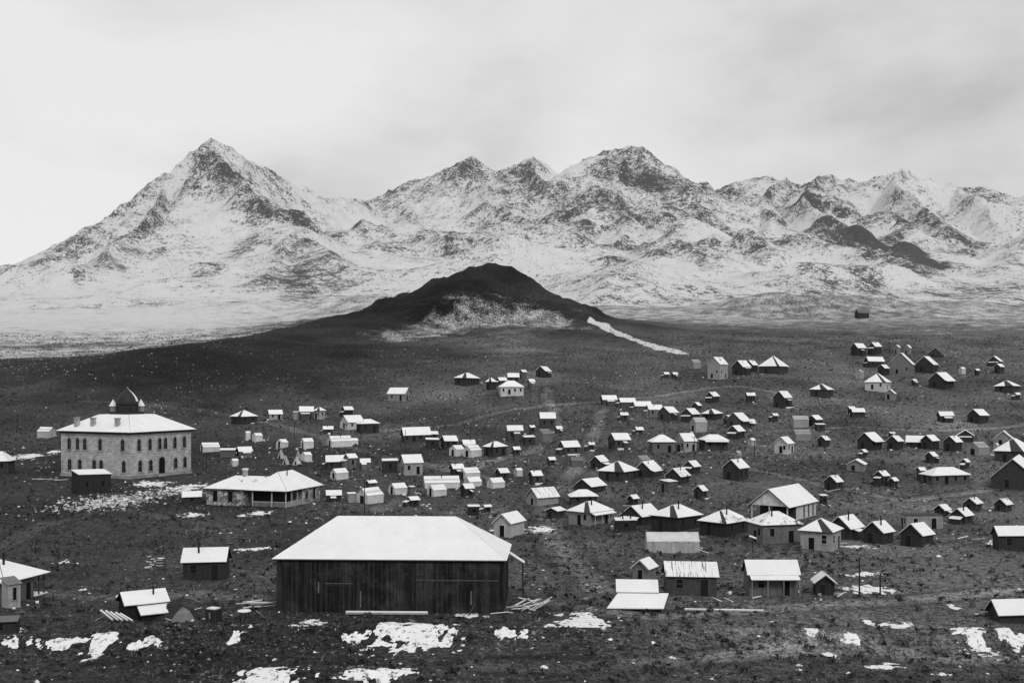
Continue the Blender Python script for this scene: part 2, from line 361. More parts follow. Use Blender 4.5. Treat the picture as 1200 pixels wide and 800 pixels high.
    ('G', 39.2, 139.6, 6.0, 2.27, 2.27, 1.63, 0.79, .03, '', 'shed', 'small dark shed with gable front edged in snow'),
    ('H', 44.0, 186.2, 76.0, 5.29, 6.88, 3.30, 0.63, .14, 'wcd', 'house', 'grey house with chimney and patchy snowy hip roof before the church'),
    ('P', 49.3, 177.1, 32.0, 4.90, 5.39, 3.23, 0.63, .3, 'w', 'house', 'pale house with grey and white hipped roof east of the church'),
    ('G', 57.7, 191.9, 43.0, 4.07, 4.88, 2.02, 0.88, .04, 'c', 'cabin', 'dark cabin with bright roof and short chimney east of the pale hipped house'),
    ('G', 61.3, 185.6, 44.5, 3.48, 3.83, 1.99, 0.88, .04, 'c', 'cabin', 'dark cabin with diamond-shaped bright roof and thin stove pipe'),
    ('G', 66.3, 181.6, 46.3, 3.63, 3.99, 2.00, 0.88, .04, '', 'cabin', 'dark cabin with bright roof before the long windowed grey wall'),
    ('F', 77.4, 209.7, 88.0, 3.15, 6.93, 2.64, 0.02, .26, 'w', 'house', 'long pale flat-topped building with two dark openings'),
    ('G', 89.7, 231.2, 45.7, 2.14, 2.78, 1.60, 0.88, .04, '', 'shed', 'dark shed with bright tilted roof behind the flat-topped building'),
    ('G', 88.9, 219.4, 47.4, 2.85, 3.42, 1.62, 0.84, .04, 'c', 'cabin', 'dark cabin with bright roof and pipe, below the plank-roofed shed'),
    ('G', 99.4, 239.2, 45.5, 2.56, 3.07, 1.64, 0.79, .05, '', 'shed', 'shed with streaked plank and snow roof near the eastern edge'),
    ('G', 105.2, 237.6, 48.4, 2.43, 2.91, 1.65, 0.84, .05, '', 'shed', 'shed with patchy snow roof amid scrap, eastern edge'),
    ('G', 80.3, 176.7, 92.0, 2.65, 6.36, 2.68, 0.88, .04, '', 'cabin', "long dark cabin with white roof cut by the picture's edge"),
    ('G', 125.2, 275.3, 30.0, 9.90, 14.86, 2.64, 0.88, .05, '', 'house', "big house with steep white roof slope cut by the picture's edge"),
    ('H', 108.9, 279.0, 80.0, 5.59, 10.06, 2.33, 0.57, .09, 'w', 'house', 'long house with white hipped roof and grey front, upper east side'),
    ('T', 137.4, 327.2, 56.0, 4.05, 5.27, 2.23, 0.75, .26, 'd', 'tent', 'rounded dull grey tent with dark flap, upper east side'),
    ('H', 143.4, 316.6, 42.0, 7.66, 9.95, 3.19, 0.80, .06, '', 'house', 'house with grey hip roof under a pale gabled house, eastern edge'),
    ('G', 155.4, 350.7, 26.0, 5.55, 6.66, 1.78, 0.88, .24, 'w', 'house', 'pale gable-fronted house with one dark window, eastern edge'),
    ('G', 145.6, 356.3, 22.0, 4.68, 6.08, 1.65, 0.68, .04, '', 'shed', 'dark shed showing only a thin snowy roof strip'),
    ('G', 133.1, 335.1, 44.6, 3.68, 4.78, 2.85, 0.88, .04, '', 'cabin', 'dark cabin with tilted white roof, eastmost in its row of five'),
    ('G', 127.4, 338.2, 46.8, 3.52, 4.58, 2.73, 0.88, .04, '', 'cabin', 'dark cabin with white roof, second from the east in its row'),
    ('G', 124.4, 341.6, 112.0, 3.87, 5.42, 1.76, 0.88, .04, '', 'cabin', 'dark cabin with wide roof turned the other way, middle of its row'),
    ('G', 115.7, 335.1, 42.0, 3.25, 4.22, 2.71, 0.88, .04, '', 'cabin', 'dark cabin with narrow tilted roof, fourth from the east in its row'),
    ('G', 108.7, 337.2, 44.9, 4.72, 6.13, 2.89, 0.88, .04, '', 'cabin', 'dark cabin with snowy porch strip, westmost in its row of five'),
    ('G', 123.2, 359.9, 80.0, 1.11, 1.45, 1.60, 0.53, .06, '', 'shed', 'tiny shed behind the westmost pair of the cabin row'),
    ('G', 92.6, 298.0, 24.0, 4.43, 5.32, 1.60, 0.53, .2, '', 'cabin', 'dull grey gabled cabin with one white roof strip'),
    ('G', 91.3, 273.9, 50.0, 2.28, 2.73, 2.55, 0.88, .04, '', 'cabin', 'dark cabin with bright diamond roof below the dull gabled cabin'),
    ('G', 76.0, 262.3, 40.7, 2.91, 3.49, 2.09, 0.88, .04, '', 'cabin', "dark cabin with bright roof on bare ground behind the church's roof"),
    ('S', 68.0, 242.2, 80.0, 1.07, 1.28, 2.12, 0.14, .04, '', 'shed', "small dark shed with flat snowy roof behind the church's far end"),
    ('G', 79.9, 325.8, 38.0, 4.06, 4.47, 2.94, 0.88, .45, 'wd', 'cabin', 'pale hut with dark door and window and white roof'),
    ('T', 92.5, 354.9, 80.0, 3.63, 5.08, 2.06, 0.75, .22, '', 'tent house', 'dull grey canvas hut with boxy pipe behind the pale hut'),
    ('G', 56.2, 278.6, 38.4, 4.33, 5.20, 3.14, 0.88, .04, 'c', 'cabin', 'dark cabin with white roof and short pipe, alone uphill of the church'),
    ('G', 94.0, 437.1, 86.0, 2.31, 3.01, 2.66, 0.88, .04, '', 'shed', 'dark shed with thin snowy roof line, mid slope'),
    ('G', 104.1, 426.9, 43.0, 4.53, 5.89, 3.97, 1.02, .04, '', 'cabin', 'dark cabin with bright roof and snowy sill, mid slope'),
    ('H', 126.0, 451.2, 34.0, 6.79, 8.15, 2.87, 0.60, .05, '', 'house', 'hipped house with grey front and white side slope, mid slope'),
    ('G', 104.7, 506.0, 41.8, 5.45, 7.09, 3.51, 1.02, .04, '', 'cabin', 'dark cabin joined to a smaller one beside the far pyramid-roofed house'),
    ('G', 111.1, 515.3, 41.5, 4.00, 4.80, 3.20, 1.02, .04, '', 'cabin', 'smaller snowy-roofed cabin touching the far pyramid-roofed house'),
    ('P', 120.3, 510.2, 36.0, 9.71, 10.68, 3.27, 0.93, .05, '', 'house', 'far pyramid-roofed house with grey west face, high on the slope'),
    ('G', 77.8, 382.3, 37.7, 5.12, 6.65, 2.81, 0.88, .07, '', 'cabin', 'cabin with bright roof and porch above a tiny shed'),
    ('G', 82.9, 385.5, 72.0, 1.81, 2.36, 1.81, 0.88, .05, '', 'shed', 'tiny shed with snowy roof under the porch cabin'),
    ('G', 73.1, 362.0, 36.8, 3.81, 4.95, 2.32, 0.88, .04, '', 'cabin', 'dark cabin with bright roof, lowest of three close together'),
    ('T', 99.9, 385.3, 84.0, 3.14, 5.34, 2.60, 0.75, .3, '', 'tent', 'broad pale canvas tent with scalloped roof edge'),
    ('G', 105.9, 387.7, 45.4, 3.19, 4.15, 2.27, 0.88, .04, '', 'shed', 'dark shed with snowy roof east of the broad pale tent'),
    ('S', 105.1, 378.5, 84.0, 2.04, 2.86, 1.95, 0.14, .05, '', 'shed', 'low dark flat-roofed shed below the shed by the broad tent'),
    ('G', 179.5, 574.7, 58.0, 4.55, 6.36, 3.71, 1.02, .04, '', 'house', 'dark gabled house, west one of the topmost pair'),
    ('G', 188.9, 577.1, 54.0, 4.03, 5.24, 4.01, 1.02, .04, '', 'house', 'dark gabled house with brighter roof, east one of the topmost pair'),
    ('G', 172.0, 526.7, 84.0, 4.73, 7.56, 2.73, 0.88, .04, '', 'house', 'dark house with low snowy roof below the topmost pair'),
    ('G', 202.3, 582.5, 40.0, 2.29, 2.52, 3.28, 0.97, .22, '', 'shed', 'pale shed with white roof, west of two behind the gabled house'),
    ('G', 206.0, 577.3, 40.0, 2.58, 2.84, 3.47, 1.02, .22, '', 'shed', 'pale shed with white roof, east of two behind the gabled house'),
    ('G', 215.1, 564.4, 20.0, 6.17, 8.02, 1.81, 0.88, .05, '', 'cabin', 'dark gabled cabin with thin white roof strip, top of the slope'),
    ('G', 177.5, 505.3, 26.0, 10.21, 11.23, 4.30, 1.02, .16, 'w', 'house', 'tall gable-fronted house with row of pale framed windows'),
    ('G', 191.0, 511.3, 32.0, 8.05, 10.46, 3.17, 0.92, .04, '', 'house', 'dark gabled house with broad white roof side, east of the tall one'),
    ('G', 167.7, 501.0, 47.8, 3.38, 4.06, 3.16, 0.88, .04, '', 'shed', 'dark shed with white roof between tall house and white house'),
    ('P', 153.4, 465.2, 32.0, 8.31, 9.14, 3.28, 0.84, .5, 'w', 'house', 'white-walled house with pyramid roof and windows, upper east slope'),
    ('T', 154.6, 493.1, 40.0, 2.80, 3.08, 2.71, 0.75, .3, '', 'tent', 'little pale tent west of the white-walled pyramid house'),
    ('G', 181.9, 470.1, 44.9, 7.02, 9.13, 3.15, 0.88, .04, '', 'cabin', 'dark cabin with bright roof and porch, apart on the eastern slope'),
    ('G', 231.8, 532.4, 34.0, 5.58, 7.26, 1.89, 0.88, .04, '', 'cabin', 'dark cabin with two white roof pieces, topmost at the east'),
    ('H', 206.0, 461.3, 42.0, 7.16, 9.31, 2.18, 0.60, .05, '', 'house', 'dark hipped house with white slopes, upper eastern edge'),
    ('G', 150.7, 441.7, 28.0, 3.51, 4.21, 2.49, 0.88, .2, '', 'shed', 'tumbledown pale shed below the white-walled pyramid house'),
    ('G', 126.7, 406.8, 86.0, 2.80, 4.49, 1.85, 0.88, .05, '', 'shed', 'low shed with rounded snowy roof, middle of the eastern slope'),
    ('G', 154.5, 395.5, 88.0, 2.92, 4.67, 2.31, 0.88, .04, '', 'cabin', 'dark cabin with plain rectangular white roof, eastern slope'),
    ('G', 165.6, 394.2, 52.9, 4.63, 6.01, 2.64, 0.88, .04, '', 'cabin', 'dark cabin with slanted white roof east of the rectangular one'),
    ('T', -151.7, 361.4, 106.0, 3.46, 4.50, 1.91, 0.75, .4, '', 'tent', 'lone pale tent behind the stone school'),
    ('H', -136.3, 294.9, 88.0, 4.29, 6.44, 3.23, 0.98, .05, '', 'house', 'dark house with white roof cut by the western edge'),
    ('S', -100.3, 264.3, 52.0, 5.73, 7.45, 4.48, 0.14, .03, '', 'shed', 'black tar-paper shed with flat snowy roof before the stone school'),
    ('G', -70.6, 245.0, 76.0, 2.93, 3.80, 1.63, 0.65, .04, '', 'shed', "small shed with snow heaped on it, stone house's west end"),
    ('G', -42.5, 154.4, 86.0, 3.37, 5.73, 2.67, 0.88, .035, 'wc', 'cabin', 'dark dugout cabin with white roof and stove pipe'),
    ('G', -55.2, 120.0, 78.0, 2.17, 3.25, 1.60, 0.28, .04, 'n', 'shed', 'low hut with bare grey roof at the western edge'),
    ('G', -0.5, 198.1, 27.0, 3.27, 5.55, 2.53, 0.88, .4, 'd', 'shed', 'whitewashed shed with plank door and white roof behind the barn'),
    ('G', 56.2, 124.0, 88.0, 2.77, 4.71, 2.26, 0.88, .04, '', 'shed', 'half-buried shed with white roof at the lower eastern edge'),
    ('G', 283.2, 898.0, 80.0, 6.16, 9.25, 4.17, 1.02, .04, 'n', 'cabin', 'lone dark building far out on the snowy plain'),
    ('G', -60.9, 367.5, 80.0, 2.14, 3.00, 1.62, 0.79, .05, '', 'shed', 'low snowy shed downhill of the white-fronted house'),
    ('G', 23.9, 334.8, 76.0, 1.17, 1.52, 2.00, 0.88, .05, '', 'shed', 'tiny shed between bright flat-looking cabin and ledged house'),
    ('G', 39.9, 395.8, 80.0, 1.79, 2.50, 2.21, 0.88, .05, '', 'shed', "tiny dark shed just downhill of the stepped row's middle"),
    ('G', 76.1, 388.4, 41.2, 2.73, 3.54, 2.08, 0.88, .05, '', 'shed', 'tiny shed west of the porch cabin above a tiny shed'),
    ('T', 74.3, 343.6, 50.0, 1.55, 1.86, 1.70, 0.75, .4, '', 'tent', 'tiny pale tent west of the pale hut with dark door'),
    ('G', 126.1, 412.3, 80.0, 1.57, 2.04, 2.13, 0.88, .05, '', 'shed', "tiny shed touching the low rounded-roof shed's uphill side"),
    ('G', 223.0, 507.8, 53.0, 2.82, 3.66, 3.01, 0.88, .05, '', 'shed', 'tiny shed downhill of the two-piece-roofed cabin, far east'),
    ('T', 205.0, 505.2, 60.0, 1.98, 2.37, 2.34, 0.75, .5, '', 'tent', 'tiny white tent between the far eastern cabins'),
    ('G', 209.4, 499.6, 70.0, 1.27, 1.53, 2.50, 0.88, .05, '', 'shed', 'tiny dark shed beside the tiny white tent, far east'),
    ('G', 202.4, 444.6, 70.0, 1.39, 1.81, 2.11, 0.88, .05, '', 'shed', 'tiny shed downhill of the dark hipped eastern house'),
    ('G', 171.5, 473.0, 62.0, 1.44, 1.73, 2.27, 0.88, .06, '', 'shed', 'tiny shed downhill of the tall gable-fronted house'),
    ('T', 148.9, 341.1, 50.0, 1.03, 1.23, 1.64, 0.75, .45, '', 'tent', "tiny pale tent at the grey hip roof's west corner"),
    ('G', 123.3, 301.8, 44.3, 1.56, 1.88, 1.90, 0.88, .05, '', 'shed', 'tiny shed uphill of the long white-hipped house'),
    ('G', 104.5, 283.6, 70.0, 1.29, 1.55, 2.60, 0.88, .06, '', 'shed', "dark annex at the long white-hipped house's west end"),
    ('G', 93.4, 271.7, 49.1, 1.37, 1.64, 1.75, 0.88, .06, '', 'shed', "tiny shed touching the diamond-roofed dark cabin's east side"),
    ('G', 26.5, 242.5, 46.0, 1.38, 1.66, 1.65, 0.84, .04, '', 'shed', "small dark shed uphill of the dark-gabled house's ridge"),
    ('S', -7.9, 227.7, 80.0, 1.45, 2.17, 1.85, 0.14, .03, '', 'shed', 'low black hut on the open ground behind the barn'),
    ('G', -5.2, 233.7, 70.0, 0.96, 1.15, 1.60, 0.55, .05, '', 'shed', 'little snow-topped shed beside the low black hut'),
    ('T', -76.8, 307.0, 50.0, 1.37, 1.64, 1.50, 0.75, .55, '', 'tent', 'tiny white tent below the board-fronted cabin'),
    ('G', 6.6, 365.4, 66.0, 1.15, 1.38, 2.54, 0.88, .06, '', 'shed', 'tiny shed uphill of the dim grey tent'),
    ('S', 5.3, 345.7, 76.0, 2.49, 3.23, 2.40, 0.14, .05, '', 'shed', 'low dark hut amid debris downhill of the lower gully cabin'),
    ('G', 93.4, 394.8, 62.0, 1.47, 1.91, 2.34, 0.88, .05, '', 'shed', 'tiny dark shed west of the broad pale tent'),
    ('G', 41.8, 365.8, 70.0, 1.76, 2.29, 1.68, 0.88, .06, '', 'shed', 'tiny shed uphill of the grey half of the double house'),
    ('T', 64.3, 315.6, 50.0, 1.41, 1.69, 1.55, 0.75, .3, '', 'tent', 'tiny grey tent above the lone piped cabin'),
    ('G', 117.0, 309.6, 46.8, 2.19, 2.63, 2.04, 0.88, .05, '', 'shed', 'tiny shed between the cabin row and the long hipped house'),
    ('G', 95.7, 340.7, 41.8, 2.55, 3.06, 2.21, 0.88, .05, '', 'shed', 'small dark shed east of the dull grey canvas hut'),
    ('G', 101.5, 320.4, 46.0, 1.38, 1.66, 1.74, 0.88, .05, '', 'shed', 'small dark shed just uphill of the dull gabled cabin'),
    ('G', 1.2, 324.6, 66.0, 1.46, 1.76, 2.01, 0.88, .06, '', 'shed', 'small shed east of the hipped house by the tents'),
    ('G', 10.9, 307.7, 66.0, 1.34, 1.61, 1.68, 0.88, .06, '', 'shed', 'small shed uphill of the pole by the narrow cabin'),
    ('T', 1.7, 293.3, 54.0, 1.45, 1.74, 1.58, 0.75, .5, '', 'tent', 'small white tent east of the bright-roofed cabin'),
]
# x, y, half width, half depth, label
SNOW_PATCHES = [
    (-10.3, 112.1, 4.74, 6.22, 'wide snow patch lying before the barn'),
    (-22.1, 119.6, 2.48, 6.12, "snow patch off the barn's near western corner"),
    (7.6, 119.5, 4.23, 7.25, 'slanting snow patch below the big two-step white roof'),
    (-45.2, 110.9, 3.58, 0.75, 'long broken snow strip on the near western bank'),
    (-40.8, 111.6, 1.37, 5.19, 'small snow patch at the end of the long broken strip'),
    (-37.0, 110.6, 2.13, 1.04, 'ragged snow patch on the bank below the ruined shed'),
    (-27.7, 110.9, 1.19, 0.98, 'streaky little snow patch beside the western bank'),
    (-20.3, 96.1, 4.07, 4.26, 'big snow patch at the very bottom of the view, western one'),
    (-11.4, 96.3, 3.26, 1.39, 'big snow patch at the very bottom of the view, eastern one'),
    (-16.0, 111.0, 1.54, 0.46, 'thin snow scraps beside the wide patch before the barn'),
    (-0.7, 110.8, 1.87, 0.49, 'thin snow strip trailing east from the barn patch'),
    (-55.2, 122.0, 1.50, 1.39, 'thin snow strip beside the low hut'),
    (-50.3, 110.7, 1.11, 0.32, 'thin snow strip in front of the low hut'),
    (45.9, 142.8, 3.52, 2.83, 'snow patch at the foot of two thin poles'),
    (49.1, 153.9, 3.08, 1.50, 'thin snow line uphill of the two thin poles'),
    (33.6, 110.6, 1.19, 0.87, 'ragged snow patch on the near eastern slope'),
    (42.1, 122.2, 1.79, 2.02, 'oval snow patch on the near eastern slope'),
    (39.7, 124.1, 0.48, 1.32, 'tiny round snow patch on the near eastern slope'),
    (34.0, 102.7, 1.74, 1.17, 'thin snow patch on the lowest eastern slope'),
    (30.5, 106.7, 0.66, 1.18, 'small snow patch on the lowest eastern slope'),
    (38.6, 99.5, 0.92, 0.85, 'snow scrap at the bottom of the eastern slope'),
    (46.0, 111.2, 1.71, 5.47, 'large forked snow patch near the half-buried shed'),
    (49.7, 111.3, 1.03, 5.40, 'pointed snow patch below the half-buried shed'),
    (50.7, 110.2, 0.85, 0.88, 'snow patch cut by the eastern edge'),
    (30.3, 112.1, 0.78, 0.36, 'thin snow sliver on the near eastern slope'),
    (51.8, 130.4, 1.00, 1.40, 'snow scrap beside the half-buried shed'),
    (5.3, 207.1, 2.55, 5.33, 'snow heap beside the whitewashed shed'),
    (-65.3, 226.2, 2.44, 4.44, 'snow strip in front of the stone house, western one'),
    (-52.3, 229.0, 2.29, 3.39, "snow strip in front of the stone house's porch"),
    (-55.2, 226.2, 1.04, 1.83, 'tiny snow scrap before the stone house'),
    (-80.1, 270.4, 4.99, 6.88, 'snowy rubble strip east of the stone school'),
    (-89.9, 277.0, 4.69, 4.20, "thin snow strip along the stone school's front"),
    (-139.7, 319.8, 6.40, 6.07, 'long snow strip behind the western edge house'),
    (-135.2, 329.2, 3.04, 5.22, "snow strip near the stone school's back wall"),
    (-67.9, 168.1, 1.03, 2.33, 'small snow patch alone on the western slope'),
    (55.7, 179.6, 3.04, 1.93, 'thin snow line below the pale hipped house'),
    (-42.2, 182.9, 3.10, 2.37, 'snow line on the bank behind the dugout cabin'),
    (-56.4, 146.1, 0.67, 0.98, 'tiny snow patch on the western flat'),
    (81.3, 182.2, 1.96, 7.52, 'snow heap below the long cabin at the eastern edge'),
    (16.3, 146.0, 0.90, 1.81, 'small snow patch by the narrow outbuilding'),
    (-4.4, 126.1, 1.75, 1.62, "snow strip along the barn's near east corner"),
    (-16.8, 128.1, 0.89, 1.12, 'snow scrap under the long white plank'),
]
# x, y, half width, half depth, how much paler or darker the soil is
SOIL_PATCHES = [
    (-19.5, 632.6, 46.2, 72.0, 1.90),
    (-5.3, 683.7, 26.3, 40.4, 2.20),
    (13.4, 436.1, 15.1, 29.3, 1.50),
    (20.1, 261.2, 6.4, 13.3, 1.50),
    (-9.6, 313.5, 14.5, 14.9, 1.60),
    (-26.8, 436.1, 30.2, 36.1, 1.25),
    (-58.6, 141.1, 7.6, 7.6, 1.20),
    (15.4, 499.6, 19.2, 13.7, 1.60),
    (162.9, 385.1, 20.7, 21.6, 1.30),
    (-133.3, 422.7, 14.6, 15.2, 1.70),
    (-197.9, 459.3, 14.1, 16.8, 1.80),
    (18.5, 300.3, 6.9, 16.5, 1.50),
    (14.2, 184.0, 7.1, 14.4, 1.40),
    (-43.1, 373.2, 11.5, 22.3, 1.50),
    (10.2, 331.1, 10.2, 16.2, 1.60),
    (61.1, 180.6, 8.3, 10.6, 1.30),
    (28.0, 110.3, 5.1, 2.6, 1.50),
    (0.0, 108.1, 10.0, 2.8, 1.50),
    (24.0, 111.4, 4.3, 7.5, 1.50),
    (43.5, 106.6, 5.7, 4.7, 1.40),
    (-31.3, 131.2, 3.0, 1.7, 1.70),
    (-7.1, 231.6, 7.1, 12.3, 1.80),
    (-28.2, 183.1, 8.5, 19.4, 1.20),
    (-96.2, 231.7, 10.7, 30.6, 0.60),
    (-63.5, 183.4, 9.9, 25.0, 0.65),
    (-133.5, 495.9, 53.4, 36.2, 0.70),
    (-183.5, 477.1, 29.4, 50.3, 0.70),
    (-32.6, 106.0, 14.7, 2.3, 0.60),
    (4.0, 104.7, 5.6, 2.7, 0.70),
    (34.7, 281.8, 13.0, 33.7, 0.70),
    (33.3, 216.2, 10.0, 16.7, 0.70),
    (1.9, 126.1, 3.9, 12.6, 0.70),
    (-29.9, 144.1, 3.3, 9.6, 0.70),
    (-110.5, 532.2, 61.4, 92.4, 0.55),
    (-168.7, 522.2, 60.3, 49.7, 0.60),
    (-64.6, 466.8, 21.5, 40.8, 0.70),
    (-34.4, 559.5, 21.5, 46.8, 0.75),
]
SNOW_CHUTE = [(52.4, 717.3, 40.8), (60.7, 685.7, 33.8), (70.2, 652.0, 27.1), (78.0, 614.2, 21.3), (88.4, 580.3, 16.1)]
SNOW_FAN = [(-60.2, 652.5, 27.6), (-21.8, 709.8, 42.6), (5.5, 718.6, 45.3), (27.1, 703.7, 36.8)]
# beaten tracks: x, y, z points
TRACKS = [
    [(14.4, 467.3, 0), (16.1, 380.4, 0), (6.4, 334.0, 0), (-9.5, 307.5, 0), (-24.4, 264.7, 0), (-28.2, 228.7, 0)],
    [(-67.4, 146.1, 0), (-53.2, 141.0, 0), (-40.7, 143.0, 0), (-30.0, 138.2, 0)],
    [(4.1, 132.9, 0), (15.4, 124.8, 0), (30.3, 131.2, 0), (45.6, 134.6, 0), (66.4, 143.9, 0)],
    [(34.1, 421.6, 0), (22.9, 331.1, 0), (7.6, 247.2, 0), (7.1, 184.2, 0), (11.0, 143.4, 0)],
    [(179.4, 388.6, 0), (146.1, 372.4, 0), (118.4, 384.9, 0), (86.8, 376.0, 0)],
    [(-85.5, 185.3, 0), (-89.4, 215.1, 0), (-84.8, 234.5, 0), (-70.2, 222.6, 0)],
    [(-44.3, 371.7, 0), (-20.8, 386.1, 0), (0.0, 417.3, 0), (33.9, 441.2, 0), (94.9, 474.3, 0), (129.6, 443.3, 0)],
    [(60.5, 302.6, 0), (71.4, 281.3, 0), (87.1, 251.6, 0), (113.3, 267.7, 0)],
    [(-166.4, 432.6, 0), (-120.2, 422.2, 0), (-79.5, 382.6, 0), (-46.6, 336.9, 0), (0.0, 283.3, 0)],
    [(-3.1, 102.1, 0), (12.7, 103.1, 0), (33.5, 108.9, 0), (48.3, 104.7, 0)],
]
# x, y, half width, half depth, how much bare rock shows
ROCK_PATCHES = [
    (-501, 1863, 37, 33, 1.00),
    (-463, 1812, 42, 25, 0.90),
    (-548, 1845, 16, 25, 0.90),
    (-204, 1291, 62, 160, 0.75),
    (-258, 1265, 27, 143, 0.70),
    (-650, 1594, 39, 160, 0.70),
    (-525, 1485, 39, 105, 0.75),
    (-487, 1265, 12, 25, 0.70),
    (-354, 1284, 15, 30, 0.80),
    (-376, 1536, 14, 71, 0.80),
    (-541, 1675, 21, 80, 0.70),
    (-397, 1691, 55, 70, 0.60),
    (-337, 1751, 54, 126, 0.60),
    (-95, 2257, 73, 25, 0.35),
    (-19, 2074, 35, 93, 0.50),
    (38, 2217, 38, 60, 0.60),
    (51, 2067, 16, 45, 0.80),
    (209, 2169, 77, 60, 0.65),
    (275, 2106, 49, 47, 0.60),
    (182, 1665, 31, 160, 0.70),
    (120, 1304, 26, 160, 0.70),
    (-69, 1632, 38, 160, 0.65),
    (-127, 1657, 38, 150, 0.50),
    (90, 1941, 21, 32, 0.70),
    (116, 1778, 11, 38, 0.70),
    (522, 2260, 70, 60, 0.45),
    (605, 2186, 34, 60, 0.50),
    (549, 2070, 22, 60, 0.70),
    (464, 1546, 76, 160, 0.80),
    (464, 1342, 37, 160, 0.90),
    (498, 1322, 22, 60, 0.90),
    (365, 1153, 20, 115, 0.85),
    (322, 1164, 13, 119, 0.85),
    (470, 1850, 23, 160, 0.80),
    (774, 2187, 50, 60, 0.40),
    (803, 2028, 28, 37, 0.70),
    (615, 1838, 17, 110, 0.65),
    (572, 1653, 15, 160, 0.70),
    (677, 1768, 41, 54, 0.55),
    (683, 1676, 39, 160, 0.55),
    (536, 1218, 22, 148, 0.65),
    (904, 2175, 44, 60, 0.50),
    (598, 1329, 20, 160, 0.65),
    (695, 2007, 31, 25, 0.60),
    (297, 1429, 44, 56, 0.35),
    (329, 1378, 32, 45, 0.55),
    (223, 1318, 6, 25, 0.70),
    (233, 1515, 7, 25, 0.70),
]
# level ground under the large buildings: x, y, radius, height, soft edge
PADS = [(-103.3, 297.7, 17.5, -24.2, 9), (-13.9, 134.0, 13.5, -26.35, 5), (-51.0, 246.0, 13.5, -26.45, 6), (55.1, 226.5, 8.5, -26.95, 5)]




# ---------------------------------------------------------------- helpers
def new_obj(name, verts, faces, mat, parent=None, smooth=False):
    me = bpy.data.meshes.new(name)
    me.from_pydata([tuple(map(float, v)) for v in verts], [], [tuple(f) for f in faces])
    if mat:
        me.materials.append(mat)
    if smooth:
        me.shade_smooth()
    o = bpy.data.objects.new(name, me)
    COL.objects.link(o)
    if parent:
        o.parent = parent
    return o


def big_mesh(name, V, F, mat, smooth=True, attrs=None):
    """V (n,3), F (m,3 or 4) numpy arrays"""
    me = bpy.data.meshes.new(name)
    k = F.shape[1]
    me.vertices.add(len(V)); me.vertices.foreach_set('co', V.astype(np.float32).ravel())
    me.loops.add(F.size); me.loops.foreach_set('vertex_index', F.astype(np.int32).ravel())
    me.polygons.add(len(F))
    me.polygons.foreach_set('loop_start', np.arange(0, F.size, k, dtype=np.int32))
    me.polygons.foreach_set('loop_total', np.full(len(F), k, dtype=np.int32))
    for key, val in (attrs or {}).items():
        a = me.attributes.new(key, 'FLOAT', 'POINT')
        a.data.foreach_set('value', val.astype(np.float32).ravel())
    me.update(calc_edges=True)
    if smooth:
        me.shade_smooth()
    me.materials.append(mat)
    o = bpy.data.objects.new(name, me)
    COL.objects.link(o)
    return o


def tag(o, label=None, cat=None, group=None, kind=None):
    for k, v in (('label', label), ('category', cat), ('group', group), ('kind', kind)):
        if v:
            o[k] = v
    return o


def empty(name, loc, turn=0.0):
    o = bpy.data.objects.new(name, None)
    COL.objects.link(o)
    o.location = loc
    o.rotation_euler = (0, 0, -math.radians(turn))
    o.empty_display_size = .5
    return o


class M:
    """collects boxes, slabs and tubes of one part"""
    def __init__(s):
        s.v, s.f = [], []

    def add(s, v, f):
        b = len(s.v)
        s.v += [tuple(p) for p in v]
        s.f += [tuple(i + b for i in q) for q in f]
        return s

    def box(s, x0, x1, y0, y1, z0, z1):
        return s.add([(x0, y0, z0), (x1, y0, z0), (x1, y1, z0), (x0, y1, z0), (x0, y0, z1), (x1, y0, z1), (x1, y1, z1), (x0, y1, z1)],
                     [(3, 2, 1, 0), (4, 5, 6, 7), (0, 1, 5, 4), (1, 2, 6, 5), (2, 3, 7, 6), (3, 0, 4, 7)])

    def slab(s, pts, t, lift=0.0):
        """plate under a polygon (counter-clockwise seen from outside), t thick, lifted along its normal"""
        p = np.array(pts, float)
        n = np.cross(p[1] - p[0], p[2] - p[0]); n /= np.linalg.norm(n) + 1e-9
        top, bot = p + n * lift, p + n * (lift - t)
        k = len(p)
        f = [tuple(range(k)), tuple(range(2 * k - 1, k - 1, -1))] + [(i, i + k, (i + 1) % k + k, (i + 1) % k) for i in range(k)]
        return s.add(np.vstack([top, bot]), f)

    def tube(s, a, b, r0, r1=None, n=8):
        r1 = r0 if r1 is None else r1
        a, b = np.array(a, float), np.array(b, float)
        d = b - a; d /= np.linalg.norm(d)
        u = np.cross(d, (0, 0, 1) if abs(d[2]) < .9 else (1, 0, 0)); u /= np.linalg.norm(u); w = np.cross(d, u)
        v = [a + r0 * (math.cos(t) * u + math.sin(t) * w) for t in np.linspace(0, 2 * math.pi, n, endpoint=False)]
        v += [b + r1 * (math.cos(t) * u + math.sin(t) * w) for t in np.linspace(0, 2 * math.pi, n, endpoint=False)]
        return s.add(v, [(i, (i + 1) % n, (i + 1) % n + n, i + n) for i in range(n)] + [tuple(range(n - 1, -1, -1)), tuple(range(n, 2 * n))])

    def lathe(s, prof, n=16):
        """prof: (radius, z) from bottom to top"""
        v = [(r * math.cos(t), r * math.sin(t), z) for r, z in prof for t in np.linspace(0, 2 * math.pi, n, endpoint=False)]
        f = [(j * n + i, j * n + (i + 1) % n, (j + 1) * n + (i + 1) % n, (j + 1) * n + i) for j in range(len(prof) - 1) for i in range(n)]
        return s.add(v, f)

    def move(s, fn):
        s.v = [fn(*p) for p in s.v]
        return s

    def build(s, name, mat, parent=None, smooth=False):
        return new_obj(name, s.v, s.f, mat, parent, smooth)


# ---------------------------------------------------------------- materials (the place is seen in black and white)
MATS = {}


